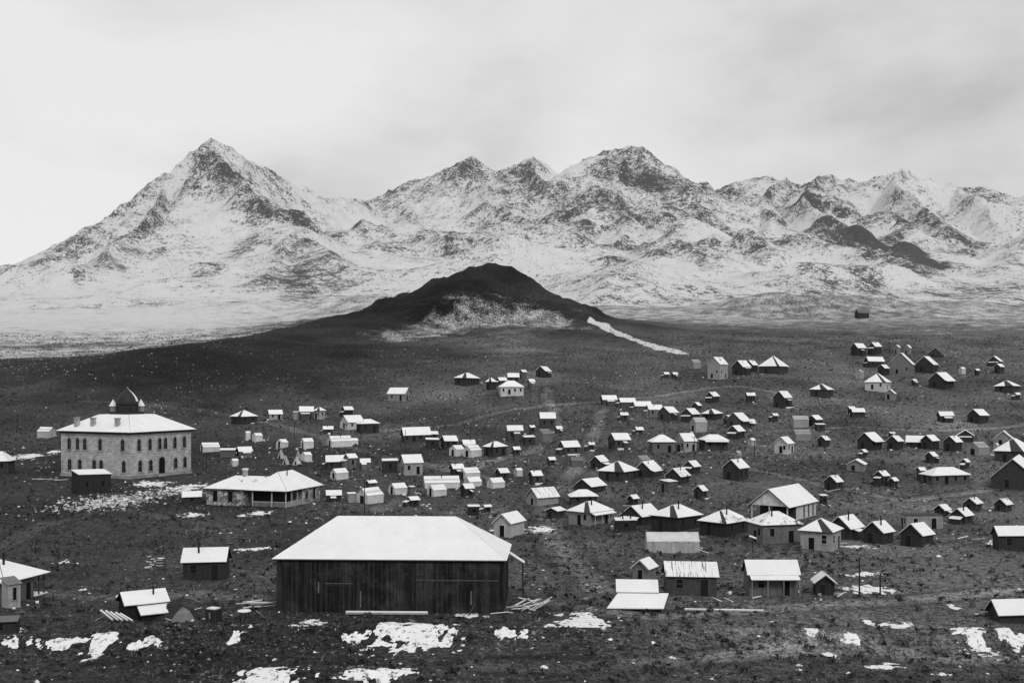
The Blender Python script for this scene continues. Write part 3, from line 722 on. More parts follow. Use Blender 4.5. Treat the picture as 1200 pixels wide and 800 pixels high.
def base_mat(name, rough=.9):
    m = bpy.data.materials.new(name)
    m.use_nodes = True
    t = m.node_tree
    b = t.nodes['Principled BSDF']
    b.inputs['Roughness'].default_value = rough
    b.inputs['Specular IOR Level'].default_value = .15
    return m, t, b


def noise(t, coord, scale, detail=4, rough=.55, vec_scale=None):
    if vec_scale:
        mpn = N(t, 'ShaderNodeMapping', inputs={'Scale': vec_scale})
        t.links.new(coord, mpn.inputs[0]); coord = mpn.outputs[0]
    n = N(t, 'ShaderNodeTexNoise', inputs={'Scale': scale, 'Detail': detail, 'Roughness': rough})
    t.links.new(coord, n.inputs['Vector'])
    return n.outputs[0]


def math_n(t, op, a, b=None, c=None, clamp=False):
    n = N(t, 'ShaderNodeMath', operation=op, use_clamp=clamp)
    for i, v in enumerate((a, b, c)):
        if v is None:
            continue
        if isinstance(v, (int, float)):
            n.inputs[i].default_value = v
        else:
            t.links.new(v, n.inputs[i])
    return n.outputs[0]


def step_n(t, v, lo, hi):
    n = N(t, 'ShaderNodeMapRange', interpolation_type='SMOOTHSTEP', inputs={1: lo, 2: hi, 3: 0.0, 4: 1.0})
    t.links.new(v, n.inputs[0])
    return n.outputs[0]


def mix_n(t, f, a, b):
    n = N(t, 'ShaderNodeMix', data_type='FLOAT')
    for i, v in ((0, f), (2, a), (3, b)):
        if isinstance(v, (int, float)):
            n.inputs[i].default_value = v
        else:
            t.links.new(v, n.inputs[i])
    return n.outputs[0]


def bump(t, b, h, strength, dist):
    n = N(t, 'ShaderNodeBump', inputs={'Strength': strength, 'Distance': dist})
    t.links.new(h, n.inputs['Height'])
    t.links.new(n.outputs[0], b.inputs['Normal'])


def obj_coord(t):
    return N(t, 'ShaderNodeTexCoord').outputs['Object']


def pos(t):
    return N(t, 'ShaderNodeNewGeometry').outputs['Position']


def wood(tone):
    key = 'wood%.3f' % tone
    if key not in MATS:
        m, t, b = base_mat(key)
        c = obj_coord(t)
        # vertical boards: streaks run up the wall
        s = noise(t, c, 1.0, 3, .6, (5.5, 5.5, .35))
        g = noise(t, c, 1.0, 5, .65, (1.1, 1.1, 1.6))
        f = math_n(t, 'ADD', math_n(t, 'MULTIPLY', s, 1.3), math_n(t, 'MULTIPLY', g, .9))
        v = math_n(t, 'MULTIPLY', math_n(t, 'SUBTRACT', f, .12), tone)
        t.links.new(v, b.inputs['Base Color'])
        bump(t, b, s, .5, .04)
        MATS[key] = m
    return MATS[key]


def canvas(tone):
    key = 'canvas%.3f' % tone
    if key not in MATS:
        m, t, b = base_mat(key)
        c = obj_coord(t)
        g = noise(t, c, .9, 5, .6)
        s = noise(t, c, 1.0, 2, .5, (3.2, 3.2, .5))
        v = math_n(t, 'MULTIPLY', math_n(t, 'ADD', math_n(t, 'MULTIPLY', g, .7), .65), tone)
        t.links.new(v, b.inputs['Base Color'])
        bump(t, b, s, .6, .15)
        MATS[key] = m
    return MATS[key]


def plain(name, tone, rough=.8):
    if name not in MATS:
        m, t, b = base_mat(name, rough)
        g = noise(t, obj_coord(t), 2.0, 4)
        t.links.new(math_n(t, 'MULTIPLY', math_n(t, 'ADD', math_n(t, 'MULTIPLY', g, .8), .6), tone), b.inputs['Base Color'])
        MATS[name] = m
    return MATS[name]


def snow_mat(name='snow', patchy=0.0, under=.08, streak=False):
    if name not in MATS:
        m, t, b = base_mat(name, .8)
        c = pos(t)
        g = noise(t, c, .35, 5, .6)
        f = noise(t, c, 2.6, 4, .6)
        v = math_n(t, 'ADD', math_n(t, 'MULTIPLY', g, .22), math_n(t, 'MULTIPLY', f, .14))
        v = math_n(t, 'ADD', v, .62)
        if patchy:
            cc = obj_coord(t)
            p = noise(t, c, 1.7, 6, .75) if streak is None else noise(t, cc, .55, 6, .68) if not streak else noise(t, cc, 1.0, 4, .6, (.5, 4.5, .5))
            k = step_n(t, p, .5 - .22 * (1 - patchy) - .06, .5 - .22 * (1 - patchy) + .06)
            v = mix_n(t, k, under, v)
        t.links.new(v, b.inputs['Base Color'])
        bump(t, b, f, .25, .06)
        MATS[name] = m
    return MATS[name]


def masonry(name, tone, sx, sz, rubble=False):
    if name not in MATS:
        m, t, b = base_mat(name)
        c = obj_coord(t)
        g = noise(t, c, .6, 5, .6)
        if rubble:
            vo = N(t, 'ShaderNodeTexVoronoi', feature='F1', inputs={'Scale': 1.55, 'Randomness': 1.0})
            t.links.new(c, vo.inputs['Vector'])
            ed = N(t, 'ShaderNodeTexVoronoi', feature='DISTANCE_TO_EDGE', inputs={'Scale': 1.55, 'Randomness': 1.0})
            t.links.new(c, ed.inputs['Vector'])
            sep = N(t, 'ShaderNodeSeparateColor'); t.links.new(vo.outputs['Color'], sep.inputs[0])
            st = math_n(t, 'ADD', math_n(t, 'MULTIPLY', sep.outputs[0], 1.25), .3)
            jo = step_n(t, ed.outputs['Distance'], .02, .07)
            v = math_n(t, 'MULTIPLY', mix_n(t, jo, .35, st), tone)
            t.links.new(v, b.inputs['Base Color'])
            bump(t, b, jo, .8, .06)
        else:
            # courses: horizontal joints, broken vertical joints
            br = N(t, 'ShaderNodeTexBrick', offset=.5, inputs={'Scale': 1.0, 'Mortar Size': .045, 'Mortar Smooth': .2, 'Brick Width': sx, 'Row Height': sz, 'Bias': 0.0,
                                                               'Color1': (.72, .72, .72, 1), 'Color2': (1.15, 1.15, 1.15, 1), 'Mortar': (.5, .5, .5, 1)})
            sp = N(t, 'ShaderNodeSeparateXYZ'); t.links.new(c, sp.inputs[0])
            cb = N(t, 'ShaderNodeCombineXYZ')
            t.links.new(math_n(t, 'ADD', sp.outputs[0], sp.outputs[1]), cb.inputs[0]); t.links.new(sp.outputs[2], cb.inputs[1])
            t.links.new(cb.outputs[0], br.inputs['Vector'])
            bw = N(t, 'ShaderNodeRGBToBW'); t.links.new(br.outputs['Color'], bw.inputs[0])
            f = noise(t, c, 3.2, 4, .7)
            v = math_n(t, 'MULTIPLY', bw.outputs[0], math_n(t, 'ADD', math_n(t, 'MULTIPLY', g, .7), math_n(t, 'MULTIPLY', f, .6)))
            v = math_n(t, 'MULTIPLY', v, tone * 1.45)
            t.links.new(v, b.inputs['Base Color'])
            bump(t, b, bw.outputs[0], .7, .06)
        MATS[name] = m
    return MATS[name]


SNOW = snow_mat()
PATCHY = snow_mat('patchy_snow', .55, .1)
THIN = snow_mat('thin_snow', .12, .3)
DIRTY = snow_mat('dirty_snow', .62, .06, None)
STREAKY = snow_mat('streaky_snow', .6, .16, True)
DUSTED = snow_mat('dusted_snow', .42, .3)
GLASS = plain('window_glass', .012, .25)
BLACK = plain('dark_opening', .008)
IRON = plain('sooty_iron', .02)
BOARD = plain('weathered_board', .16)
PALEBOARD = plain('pale_board', .42)
POLE = plain('pole_wood', .03)
STONE = masonry('ashlar', .52, .95, .42)
RUBBLE = masonry('rubble_stone', .36, 1, 1, True)
ROCKM = plain('loose_rock', .2)


def ground_mat():
    m, t, b = base_mat('desert_ground', .95)
    p = pos(t)
    tone = N(t, 'ShaderNodeAttribute', attribute_name='tone').outputs['Fac']
    sn = N(t, 'ShaderNodeAttribute', attribute_name='snow').outputs['Fac']
    n1 = noise(t, p, .09, 5, .6)
    n2 = noise(t, p, .8, 6, .72)
    n3 = noise(t, p, 4.2, 4, .75)
    n4 = noise(t, p, 1.9, 5, .8)
    a = math_n(t, 'ADD', math_n(t, 'MULTIPLY', step_n(t, n2, .40, .62), .7), math_n(t, 'MULTIPLY', step_n(t, n3, .44, .58), .8))
    a = math_n(t, 'ADD', a, math_n(t, 'MULTIPLY', step_n(t, n4, .43, .60), .9))
    a = math_n(t, 'ADD', math_n(t, 'MULTIPLY', n1, .6), math_n(t, 'SUBTRACT', a, .42))
    a = math_n(t, 'MULTIPLY', math_n(t, 'MAXIMUM', a, .12), tone)
    # thin snow left between the scrub
    f = math_n(t, 'ADD', math_n(t, 'MULTIPLY', n2, .7), math_n(t, 'MULTIPLY', n4, .9))
    f = math_n(t, 'ADD', f, math_n(t, 'ADD', math_n(t, 'MULTIPLY', n1, .5), math_n(t, 'MULTIPLY', n3, .5)))
    k = step_n(t, math_n(t, 'ADD', math_n(t, 'SUBTRACT', f, 1.8), sn), -.08, .12)      # snow .5 = half covered
    a = mix_n(t, k, a, .58)
    t.links.new(a, b.inputs['Base Color'])
    bump(t, b, math_n(t, 'ADD', n2, math_n(t, 'MULTIPLY', n3, .4)), .7, .5)
    return m


def mountain_mat():
    m, t, b = base_mat('snowy_mountain', .95)
    p = pos(t)
    rock = N(t, 'ShaderNodeAttribute', attribute_name='rock').outputs['Fac']
    n1 = noise(t, p, .012, 6, .65)
    n2 = noise(t, p, .055, 6, .72)
    n3 = noise(t, p, .17, 5, .8)
    n4 = noise(t, p, .55, 3, .7)
    f = math_n(t, 'ADD', math_n(t, 'MULTIPLY', n1, .7), math_n(t, 'MULTIPLY', n2, 1.0))
    f = math_n(t, 'ADD', f, math_n(t, 'ADD', math_n(t, 'MULTIPLY', n3, 1.5), math_n(t, 'MULTIPLY', n4, 1.2)))
    k = step_n(t, math_n(t, 'ADD', math_n(t, 'SUBTRACT', f, 2.7), rock), -.09, .13)      # rock .5 = half bare
    rk = math_n(t, 'ADD', .035, math_n(t, 'MULTIPLY', n3, .12))
    snw = math_n(t, 'ADD', .54, math_n(t, 'MULTIPLY', n3, .36))
    a = mix_n(t, k, snw, rk)
    t.links.new(a, b.inputs['Base Color'])
    bump(t, b, math_n(t, 'ADD', math_n(t, 'MULTIPLY', n2, 1.0), math_n(t, 'MULTIPLY', n3, .35)), .8, 9.0)
    return m


# ---------------------------------------------------------------- the land
def grid_faces(nx, ny):
    i = np.arange(nx * ny).reshape(ny, nx)
    return np.stack([i[:-1, :-1], i[:-1, 1:], i[1:, 1:], i[1:, :-1]], -1).reshape(-1, 4)


XS = np.concatenate([np.arange(-640, -170, 3.0), np.arange(-170, 170, 1.2), np.arange(170, 641, 3.0)])
YS = np.concatenate([np.arange(-40, 85, 5.0), np.arange(85, 320, 1.0), np.arange(320, 989, 2.0)])
GX, GY = np.meshgrid(XS, YS)
GZ = land_height(GX, GY)


def flatten_pad(x, y, r, z, soft):
    global GZ
    d = np.hypot(GX - x, GY - y)
    w = 1 - smoothstep(r, r + soft, d)
    GZ = GZ * (1 - w) + z * w


def gz(x, y):
    i = np.clip(np.searchsorted(XS, x) - 1, 0, len(XS) - 2); j = np.clip(np.searchsorted(YS, y) - 1, 0, len(YS) - 2)
    tx = (x - XS[i]) / (XS[i + 1] - XS[i]); ty = (y - YS[j]) / (YS[j + 1] - YS[j])
    return (GZ[j, i] * (1 - tx) + GZ[j, i + 1] * tx) * (1 - ty) + (GZ[j + 1, i] * (1 - tx) + GZ[j + 1, i + 1] * tx) * ty


def soil_field(x, y):
    t = .072 * (.2 + 1.6 * fbm(x / 30, y / 30, 5, 201)) * (.55 + .9 * fbm(x / 100, y / 80, 3, 205))
    az = x / np.maximum(y, 60)
    t *= .60 + .40 * smoothstep(-.32, -.02, az) + .28 * smoothstep(0, .25, az)          # the eastern ground is paler soil
    h = hill_amount(x, y)
    t *= 1 - .62 * smoothstep(1, 9, h)
    t *= 1 - .3 * smoothstep(480, 560, y) * smoothstep(.1, -.1, az)
    rag = .9 * (fbm(x / 12, y / 12, 3, 211) - .5)
    for cx, cy, rx, ry, k in SOIL_PATCHES:
        e = np.hypot((x - cx) / rx, (y - cy) / ry) + rag
        t *= 1 + (k - 1) * np.clip(1.25 - e, 0, 1)
    wx, wy, wear = x + 3 * (fbm(x / 15, y / 15, 2, 215) - .5), y + 5 * (fbm(x / 15, y / 15, 2, 216) - .5), .5 + fbm(x / 7, y / 7, 2, 217)
    for line in TRACKS:                       # trodden tracks and wheel ruts
        d, _ = seg_dist(wx, wy, line)
        t *= 1 + .75 * (1 - smoothstep(1.0, 2.8, d)) * wear
        t *= 1 - .35 * (1 - smoothstep(.2, 1.0, np.abs(d - 3.2)))
    return t


def snow_field(x, y):
    """0 = bare, 1 = covered; broken up by the material's own fleck pattern"""
    s = .20 + .10 * fbm(x / 35, y / 35, 3, 221)
    az = x / np.maximum(y, 60)
    west = smoothstep(-.10, -.32, az)
    n = fbm(x / 120, y / 45, 5, 231) - .5
    ridge_y = np.interp(x, [p[0] for p in HILL], [p[1] for p in HILL])
    behind = smoothstep(-4, 10, y - ridge_y + 8 * n) * smoothstep(-60, -110, x)         # snow lies behind the western flank
    hill = smoothstep(.8, 4, hill_amount(x, y)) * (1 - behind)
    # the fan whitens towards the mountains, nearer to us on the west
    far = smoothstep(430, 980, y + 60 * west + 120 * n)
    s = s + .26 * far * (1 - hill) + .17 * west * smoothstep(540, 650, y + 70 * n) * (1 - hill)
    s = np.maximum(s, (.46 + .35 * n) * behind)
    s = s - .08 * hill
    d, _ = seg_dist(x, y, SNOW_CHUTE)
    s = np.maximum(s, .95 * (1 - smoothstep(2.5, 6, d + 5 * (fbm(x / 8, y / 8, 3, 241) - .5))))
    d, _ = seg_dist(x, y, SNOW_FAN)
    return np.maximum(s, .48 * (1 - smoothstep(8, 42, d + 34 * (fbm(x / 14, y / 14, 3, 251) - .5))))


GROUND = ground_mat()
# footprints levelled a little so that the large houses stand on the slope
for px, py, pr, pz, soft in PADS:
    flatten_pad(px, py, pr, pz, soft)
gv = np.stack([GX, GY, GZ], -1).reshape(-1, 3)
ground = big_mesh('ground', gv, grid_faces(len(XS), len(YS)), GROUND, True,
                  {'tone': soil_field(GX, GY), 'snow': snow_field(GX, GY)})
tag(ground, 'dark scrubby desert ground rising to the foot of the mountains', None, None, 'structure')

MX, MY = np.meshgrid(np.arange(-1760, 1761, 4.0), np.arange(984, 2560, 4.0))
MZ = land_height(MX, MY)
MZ[0] -= .6
dzx = np.gradient(MZ, 4.0, axis=1); dzy = np.gradient(MZ, 4.0, axis=0)
steep = np.hypot(dzx, dzy)
relh = MZ - base_height(MX, MY)
slope_on = smoothstep(5, 42, relh)
rock = .16 + .22 * slope_on + .05 * smoothstep(.5, 1.2, steep) * slope_on + .55 * (fbm((MX + .4 * MY) / 110, MY / 190, 5, 301) - .5) * slope_on
curv = MZ - (np.roll(MZ, 5, 0) + np.roll(MZ, -5, 0) + np.roll(MZ, 5, 1) + np.roll(MZ, -5, 1)) / 4
rock += .06 * np.clip(curv / 6, -1, 1) * slope_on
rag = 2.0 * (fbm(MX / 70, MY / 70, 5, 311) - .5)
for cx, cy, rx, ry, k in ROCK_PATCHES:
    e = np.hypot((MX - cx) / rx, (MY - cy) / ry) + rag
    rock += .21 * k * np.clip(1.5 - e, 0, 1)
# drifted streaks on the fan
rock += .30 * (1 - slope_on) * (.35 + smoothstep(1500, 1000, MY)) * (fbm((MX + .3 * MY) / 26, MY / 120, 5, 321) - .4)
rock += .26 * smoothstep(1450, 990, MY) * (1 - slope_on) * (1 - .5 * smoothstep(-150, -420, MX))
mountains = big_mesh('mountains', np.stack([MX, MY, MZ], -1).reshape(-1, 3), grid_faces(MX.shape[1], MX.shape[0]), mountain_mat(), True,
                     {'rock': rock})
tag(mountains, 'rugged snow-dusted mountains with bare rock outcrops behind the town', None, None, 'structure')


# ---------------------------------------------------------------- building kit
FOOT = []                                    # footprints, kept clear of scrub


def roof_polys(kind, W, L, h, tp, o):
    """upper roof faces, each counter-clockwise from outside"""
    a, b, e = W / 2 + o, L / 2 + o, h - o * tp
    if kind == 'G':
        r = h + W / 2 * tp
        return [[(a, -b, e), (a, b, e), (0, b, r), (0, -b, r)], [(-a, b, e), (-a, -b, e), (0, -b, r), (0, b, r)]]
    if kind in 'HP':
        m = min(a, b); k = max(0, b - a); kx = max(0, a - b); r = e + m * tp
        if b > a + .02:
            return [[(a, -b, e), (a, b, e), (0, k, r), (0, -k, r)], [(-a, b, e), (-a, -b, e), (0, -k, r), (0, k, r)],
                    [(-a, -b, e), (a, -b, e), (0, -k, r)], [(a, b, e), (-a, b, e), (0, k, r)]]
        if a > b + .02:
            return [[(-a, -b, e), (a, -b, e), (kx, 0, r), (-kx, 0, r)], [(a, b, e), (-a, b, e), (-kx, 0, r), (kx, 0, r)],
                    [(a, -b, e), (a, b, e), (kx, 0, r)], [(-a, b, e), (-a, -b, e), (-kx, 0, r)]]
        return [[(a, -b, e), (a, b, e), (0, 0, r)], [(-a, b, e), (-a, -b, e), (0, 0, r)], [(-a, -b, e), (a, -b, e), (0, 0, r)], [(a, b, e), (-a, b, e), (0, 0, r)]]
    return [[(a, -b, h), (a, b, h), (-a, b, h + W * tp), (-a, -b, h + W * tp)]]


def shrink(p, d):
    p = np.array(p, float); c = p.mean(0)
    q = p - c; ln = np.linalg.norm(q, axis=1, keepdims=True)
    return c + q * np.clip((ln - d) / ln, .2, 1)


def put_roof(root, polys, mat_under, snow, t=.07, name='roof', inset=.05, thick=.09, wedge=None):
    r = M(); s = M()
    for i, p in enumerate(polys):
        r.slab(p, t)
        if wedge and len(p) >= 3 and i == wedge[0]:          # the wind has bared this slope along its hip
            p = [np.array(q, float) for q in p]
            p[1] = p[1] * (1 - wedge[1]) + p[0] * wedge[1]
            p[2] = p[2] * (1 - .45 * wedge[1]) + p[0] * .45 * wedge[1]
        s.slab(shrink(p, inset), thick, thick + .004)
    ro = r.build(name, mat_under, root)
    if snow:
        s.build('snow_cover', snow, ro)
    return ro


def wall_body(W, L, h, kind, tp, down=1.2):
    m = M()
    a, b = W / 2, L / 2
    if kind == 'G':
        r = h + a * tp - .03
        v = [(-a, -b, -down), (a, -b, -down), (a, b, -down), (-a, b, -down), (-a, -b, h - .03), (a, -b, h - .03), (a, b, h - .03), (-a, b, h - .03), (0, -b, r), (0, b, r)]
        return m.add(v, [(0, 1, 5, 8, 4), (1, 2, 6, 5), (2, 3, 7, 9, 6), (3, 0, 4, 7), (3, 2, 1, 0), (4, 8, 9, 7), (5, 6, 9, 8)])
    if kind in 'SF':
        q = h + W * tp - .05
        v = [(-a, -b, -down), (a, -b, -down), (a, b, -down), (-a, b, -down), (-a, -b, q), (a, -b, h - .05), (a, b, h - .05), (-a, b, q)]
        return m.add(v, [(0, 1, 5, 4), (1, 2, 6, 5), (2, 3, 7, 6), (3, 0, 4, 7), (3, 2, 1, 0), (4, 5, 6, 7)])
    return m.box(-a, a, -b, b, -down, h - .02)


def on_side(side, W, L):
    """maps (along, up, out) to local coordinates of a wall"""
    if side == '+x':
        return lambda s, z, o: (W / 2 + o, s, z)
    if side == '-y':
        return lambda s, z, o: (s, -L / 2 - o, z)
    return lambda s, z, o: (-s, L / 2 + o, z)


def plate(fn, s0, s1, z0, z1, o0, o1):
    m = M().box(s0, s1, o0, o1, z0, z1)
    m.v = [fn(x, z, y) for x, y, z in m.v]
    return m


def put_window(root, fn, s, z, w, hh, frame, pane=None, mull=False):
    m = M()
    for q in (plate(fn, s - w / 2 - .1, s + w / 2 + .1, z + hh, z + hh + .12, -.02, .05), plate(fn, s - w / 2 - .14, s + w / 2 + .14, z - .1, z, -.02, .09),
              plate(fn, s - w / 2 - .1, s - w / 2, z, z + hh, -.02, .05), plate(fn, s + w / 2, s + w / 2 + .1, z, z + hh, -.02, .05)):
        m.add(q.v, q.f)
    if mull:
        q = plate(fn, s - w / 2, s + w / 2, z + hh * .5 - .03, z + hh * .5 + .03, -.02, .035); m.add(q.v, q.f)
    wo_ = m.build('window', frame, root)
    plate(fn, s - w / 2, s + w / 2, z, z + hh, -.03, .015).build('pane', pane or GLASS, wo_)
    return wo_


def put_door(root, fn, s, w, hh, mat, frame=None, z=0.0):
    d = plate(fn, s - w / 2, s + w / 2, z, z + hh, -.03, .025).build('door', mat, root)
    if frame:
        m = M()
        for q in (plate(fn, s - w / 2 - .09, s - w / 2, z, z + hh + .09, -.02, .06), plate(fn, s + w / 2, s + w / 2 + .09, z, z + hh + .09, -.02, .06),
                  plate(fn, s - w / 2, s + w / 2, z + hh, z + hh + .09, -.02, .06)):
            m.add(q.v, q.f)
        m.build('door_frame', frame, d)
    return d


def put_pipe(root, x, y, z, hh, r=.11, name='stove_pipe'):
    p = M().tube((x, y, z - .5), (x, y, z + hh), r).build(name, IRON, root)
    M().tube((x, y, z + hh + .05), (x, y, z + hh + .2), r * 1.9, r * .3).build('pipe_cap', IRON, p)
    return p


def house(kind, x, y, th, W, L, h, tp, wall, feat, cat, label):
    z = float(gz(x, y)) - (1.1 if 'half-buried' in label else 0)
    name = {'tent': 'canvas_tent', 'tent house': 'canvas_house', 'house': 'wooden_house', 'cabin': 'wooden_cabin', 'shed': 'wooden_shed', 'store': 'wooden_store'}[cat]
    root = tag(empty(name, (x, y, z), th), label, cat)
    FOOT.append((x, y, .5 * math.hypot(W, L) + .3))
    px = 1108.0 / y                                        # how large a metre shows
    rnd = random.Random(int(x * 13 + y * 7))
    end = '-y' if th < 90 else '+y'
    sgn = -1 if th < 90 else 1
    o = {'G': .3, 'T': .08, 'H': .4, 'P': .4, 'S': .2, 'L': .05, 'F': .1, 'C': 0}[kind]
    if wall < .1 or kind in 'TC':                          # nothing stands quite plumb
        root.rotation_euler = (rnd.uniform(-.022, .022), rnd.uniform(-.022, .022), root.rotation_euler[2])
    if kind == 'C':
        n = 12
        v = [(0, 0, h)] + [((W / 2) * (1 + .06 * math.sin(3 * a + x)) * math.cos(a), (W / 2) * (1 + .06 * math.cos(2 * a + y)) * math.sin(a), -.25) for a in np.linspace(0, 2 * math.pi, n, endpoint=False)]
        mid = [((W / 2) * .52 * math.cos(a), (W / 2) * .52 * math.sin(a), h * .44) for a in np.linspace(0, 2 * math.pi, n, endpoint=False)]
        f = [(0, 1 + n + i, 1 + n + (i + 1) % n) for i in range(n)] + [(1 + n + i, 1 + i, 1 + (i + 1) % n, 1 + n + (i + 1) % n) for i in range(n)]
        new_obj('canvas', v + mid, f, canvas(wall), root)
        M().tube((0, 0, h - .2), (.05, 0, h + .45), .05, n=6).build('tent_pole', POLE, root)
        a = math.radians(-100)
        M().slab([(W * .47 * math.cos(a - .3), W * .47 * math.sin(a - .3), 0), (W * .47 * math.cos(a + .3), W * .47 * math.sin(a + .3), 0), (W * .3 * math.cos(a), W * .3 * math.sin(a), h * .5)], .03, .08).build('door_flap', BLACK, root)
        return root
    if kind in 'TL':
        r = h + W / 2 * tp
        a, b = W / 2, L / 2
        if kind == 'L':
            # long sagging marquee: flared, rumpled walls
            k = 26
            v, f = [], []
            for sx in (-1, 1):
                for i in range(k + 1):
                    yy = -b + L * i / k
                    v += [(sx * (a + .35 + .18 * math.sin(i * 2.1) + .1 * rnd.random()), yy, -.3), (sx * (a + .06 * math.sin(i * 1.7)), yy, h + .02)]
            for sx in (0, 1):
                q = sx * 2 * (k + 1)
                for i in range(k):
                    f.append((q + 2 * i, q + 2 * i + 2, q + 2 * i + 3, q + 2 * i + 1))
            e0 = len(v)
            v += [(-a, -b, -.3), (a, -b, -.3), (a, -b, h), (0, -b, r - .02), (-a, -b, h), (-a, b, -.3), (a, b, -.3), (a, b, h), (0, b, r - .02), (-a, b, h)]
            f += [(e0, e0 + 1, e0 + 2, e0 + 3, e0 + 4), (e0 + 9, e0 + 8, e0 + 7, e0 + 6, e0 + 5)]
            new_obj('wall', v, f, canvas(wall), root)
            k = 20
            v, f = [], []
            for i in range(k + 1):
                yy = -b - o + (L + 2 * o) * i / k
                sg = .07 * math.sin(i * 1.3)
                v += [(a + .1, yy, h - .08 + sg), (a * .5, yy, (h + r) / 2 - .12 + sg * .5), (0, yy, r + .02 * math.sin(i)), (-a * .5, yy, (h + r) / 2 - .1), (-a - .1, yy, h - .08)]
            for i in range(k):
                for j in range(4):
                    f.append((5 * i + j, 5 * i + 5 + j, 5 * i + 6 + j, 5 * i + 1 + j))
            new_obj('roof', v, f, canvas(.6), root, True)
            for s_ in (-1, 1):
                for i in range(4):
                    yy = -b + L * (i + .5) / 4
                    M().tube((s_ * a, yy, h), (s_ * (a + 1.3), yy, -.2), .025, n=5).build('guy_rope', BOARD, root)
            return root
        wall_body(W, L, h, 'G', tp, .5).build('wall', canvas(wall), root)
        rf = M()
        for p in roof_polys('G', W, L, h, tp, o):
            p = np.array(p)                                    # each slope sags a little between ridge and eave
            mid0, mid1 = (p[0] + p[3]) / 2, (p[1] + p[2]) / 2
            mid0[2] -= .05 * W * .5; mid1[2] -= .05 * W * .5
            rf.slab([p[0], p[1], mid1, mid0], .03, .03); rf.slab([mid0, mid1, p[2], p[3]], .03, .03)
        rf.build('roof', canvas(min(.8, wall * 1.35)) if wall < .4 else snow_mat('tent_snow', .2, .45), root)
        M().tube((0, sgn * (b + .02), 0), (0, sgn * (b + .02), r + .25), .04, n=6).build('tent_pole', POLE, root)
        if 'd' in feat:
            fn = on_side(end, W, L)
            plate(fn, -W * .16, W * .16, -.1, min(1.7, h + .5), -.02, .04).build('door_flap', BLACK, root)
        if L > 6.5:
            put_pipe(root, W * .15, 0, r - W * .15 * tp, .8, .09)
        return root
    wm = wood(wall)
    wall_body(W, L, h, kind, tp).build('wall', wm, root)
    bare = 'n' in feat
    low = label.lower()
    snow = SNOW
    if 'streak' in low or 'striped' in low or 'plank roof' in low:
        snow = STREAKY
    elif 'patchy' in low or 'mottled' in low or 'broken' in low:
        snow = PATCHY
    elif 'dusted' in low or 'grey-white' in low or 'pale roof' in low:
        snow = DUSTED
    elif rnd.random() < .45:
        snow = THIN
    polys = roof_polys('S' if kind == 'F' else kind, W, L, h, tp, o)
    roofm = plain('roof_board', .05)
    ro = put_roof(root, polys, plain('bare_roof', .14) if bare else roofm, None if (bare or kind == 'F') else snow,
                  wedge=(2 if L > W + .02 else 0, .12 + .3 * rnd.random()) if kind in 'HP' and th < 60 else None)
    trim = wood(min(.6, max(.05, wall * 1.5)))
    fnx, fne = on_side('+x', W, L), on_side(end, W, L)
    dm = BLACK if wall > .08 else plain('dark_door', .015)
    if px * h > 3.5 and 'half-buried' not in low:
        put_door(root, fne, W * (.0 if 'd' in feat else -.14), min(.95, W * .3), min(2.0, h * .82), dm, trim if px > 3.5 else None)
        wh = min(1.3, h * .42)
        nside = 1 if L < 4 else 2 if L < 8 else 4
        if 'w' in feat or wall < .08:
            for i in range(nside):
                s_ = (i + .5) / nside * L - L / 2
                if 'w' in feat and i == 1 and nside > 1:
                    put_door(root, fnx, s_, .95, min(2.05, h * .85), dm, trim if px > 3.5 else None)
                else:
                    put_window(root, fnx, s_, h * .36, .8, wh, trim, mull=px > 6)
        if 'w' in feat:
            put_window(root, fne, W * .27, h * .36, min(.8, W * .22), wh, trim, mull=px > 6)
    if kind == 'G' and px > 3 and not bare:                # barge boards along the gable
        r = h + W / 2 * tp
        m = M()
        for s_ in (-1, 1):
            e = h - o * tp
            yb = sgn * (L / 2 + o + .02)
            m.slab([(s_ * (W / 2 + o), yb, e - .16), (s_ * (W / 2 + o), yb, e - .075), (0, yb, r - .075), (0, yb, r - .16)], .03)
        m.build('barge_board', trim, ro)
    if 'c' in feat:
        put_pipe(root, W * .22, sgn * L * .15, h + (W / 2 - W * .22) * (tp if kind != 'S' else .2), 1.5, .13)
        if 'two stove pipes' in low:
            put_pipe(root, W * .1, -sgn * L * .25, h + .3, 1.2, .13)
    if kind == 'G' and wall < .2 and not bare and 'porch' not in low and L < 9 and y > 190:
        # the usual lean-to additions
        lw_ = rnd.uniform(.9, 1.5)
        q0, q1 = sorted((rnd.uniform(-.5, 0) * L, rnd.uniform(.05, .5) * L))
        zt = h * rnd.uniform(.72, .86)
        pick = rnd.random()
        if pick < .3:
            p = [(W / 2 + lw_ + .12, q0 - .1, zt - lw_ * .3), (W / 2 + lw_ + .12, q1 + .1, zt - lw_ * .3), (W / 2 + .03, q1 + .1, zt), (W / 2 + .03, q0 - .1, zt)]
            put_roof(root, [p], roofm, SNOW, name='lean_to_roof')
            M().box(W / 2 + .005, W / 2 + lw_, q0, q1, -1, zt - lw_ * .3 - .06).build('lean_to_wall', wm, root)
        elif pick < .6:
            e0, e1 = sgn * (L / 2 + .03), sgn * (L / 2 + lw_ + .12)
            p = [(-W * .42, e1, zt - lw_ * .3), (W * .42, e1, zt - lw_ * .3), (W * .42, e0, zt), (-W * .42, e0, zt)]
            put_roof(root, [p if sgn < 0 else p[::-1]], roofm, SNOW, name='lean_to_roof')
            a_, b_ = sorted((sgn * (L / 2 + .07), sgn * (L / 2 + lw_)))
            M().box(-W * .38, W * .38, a_, b_, -1, zt - lw_ * .3 - .06).build('lean_to_wall', wm, root)
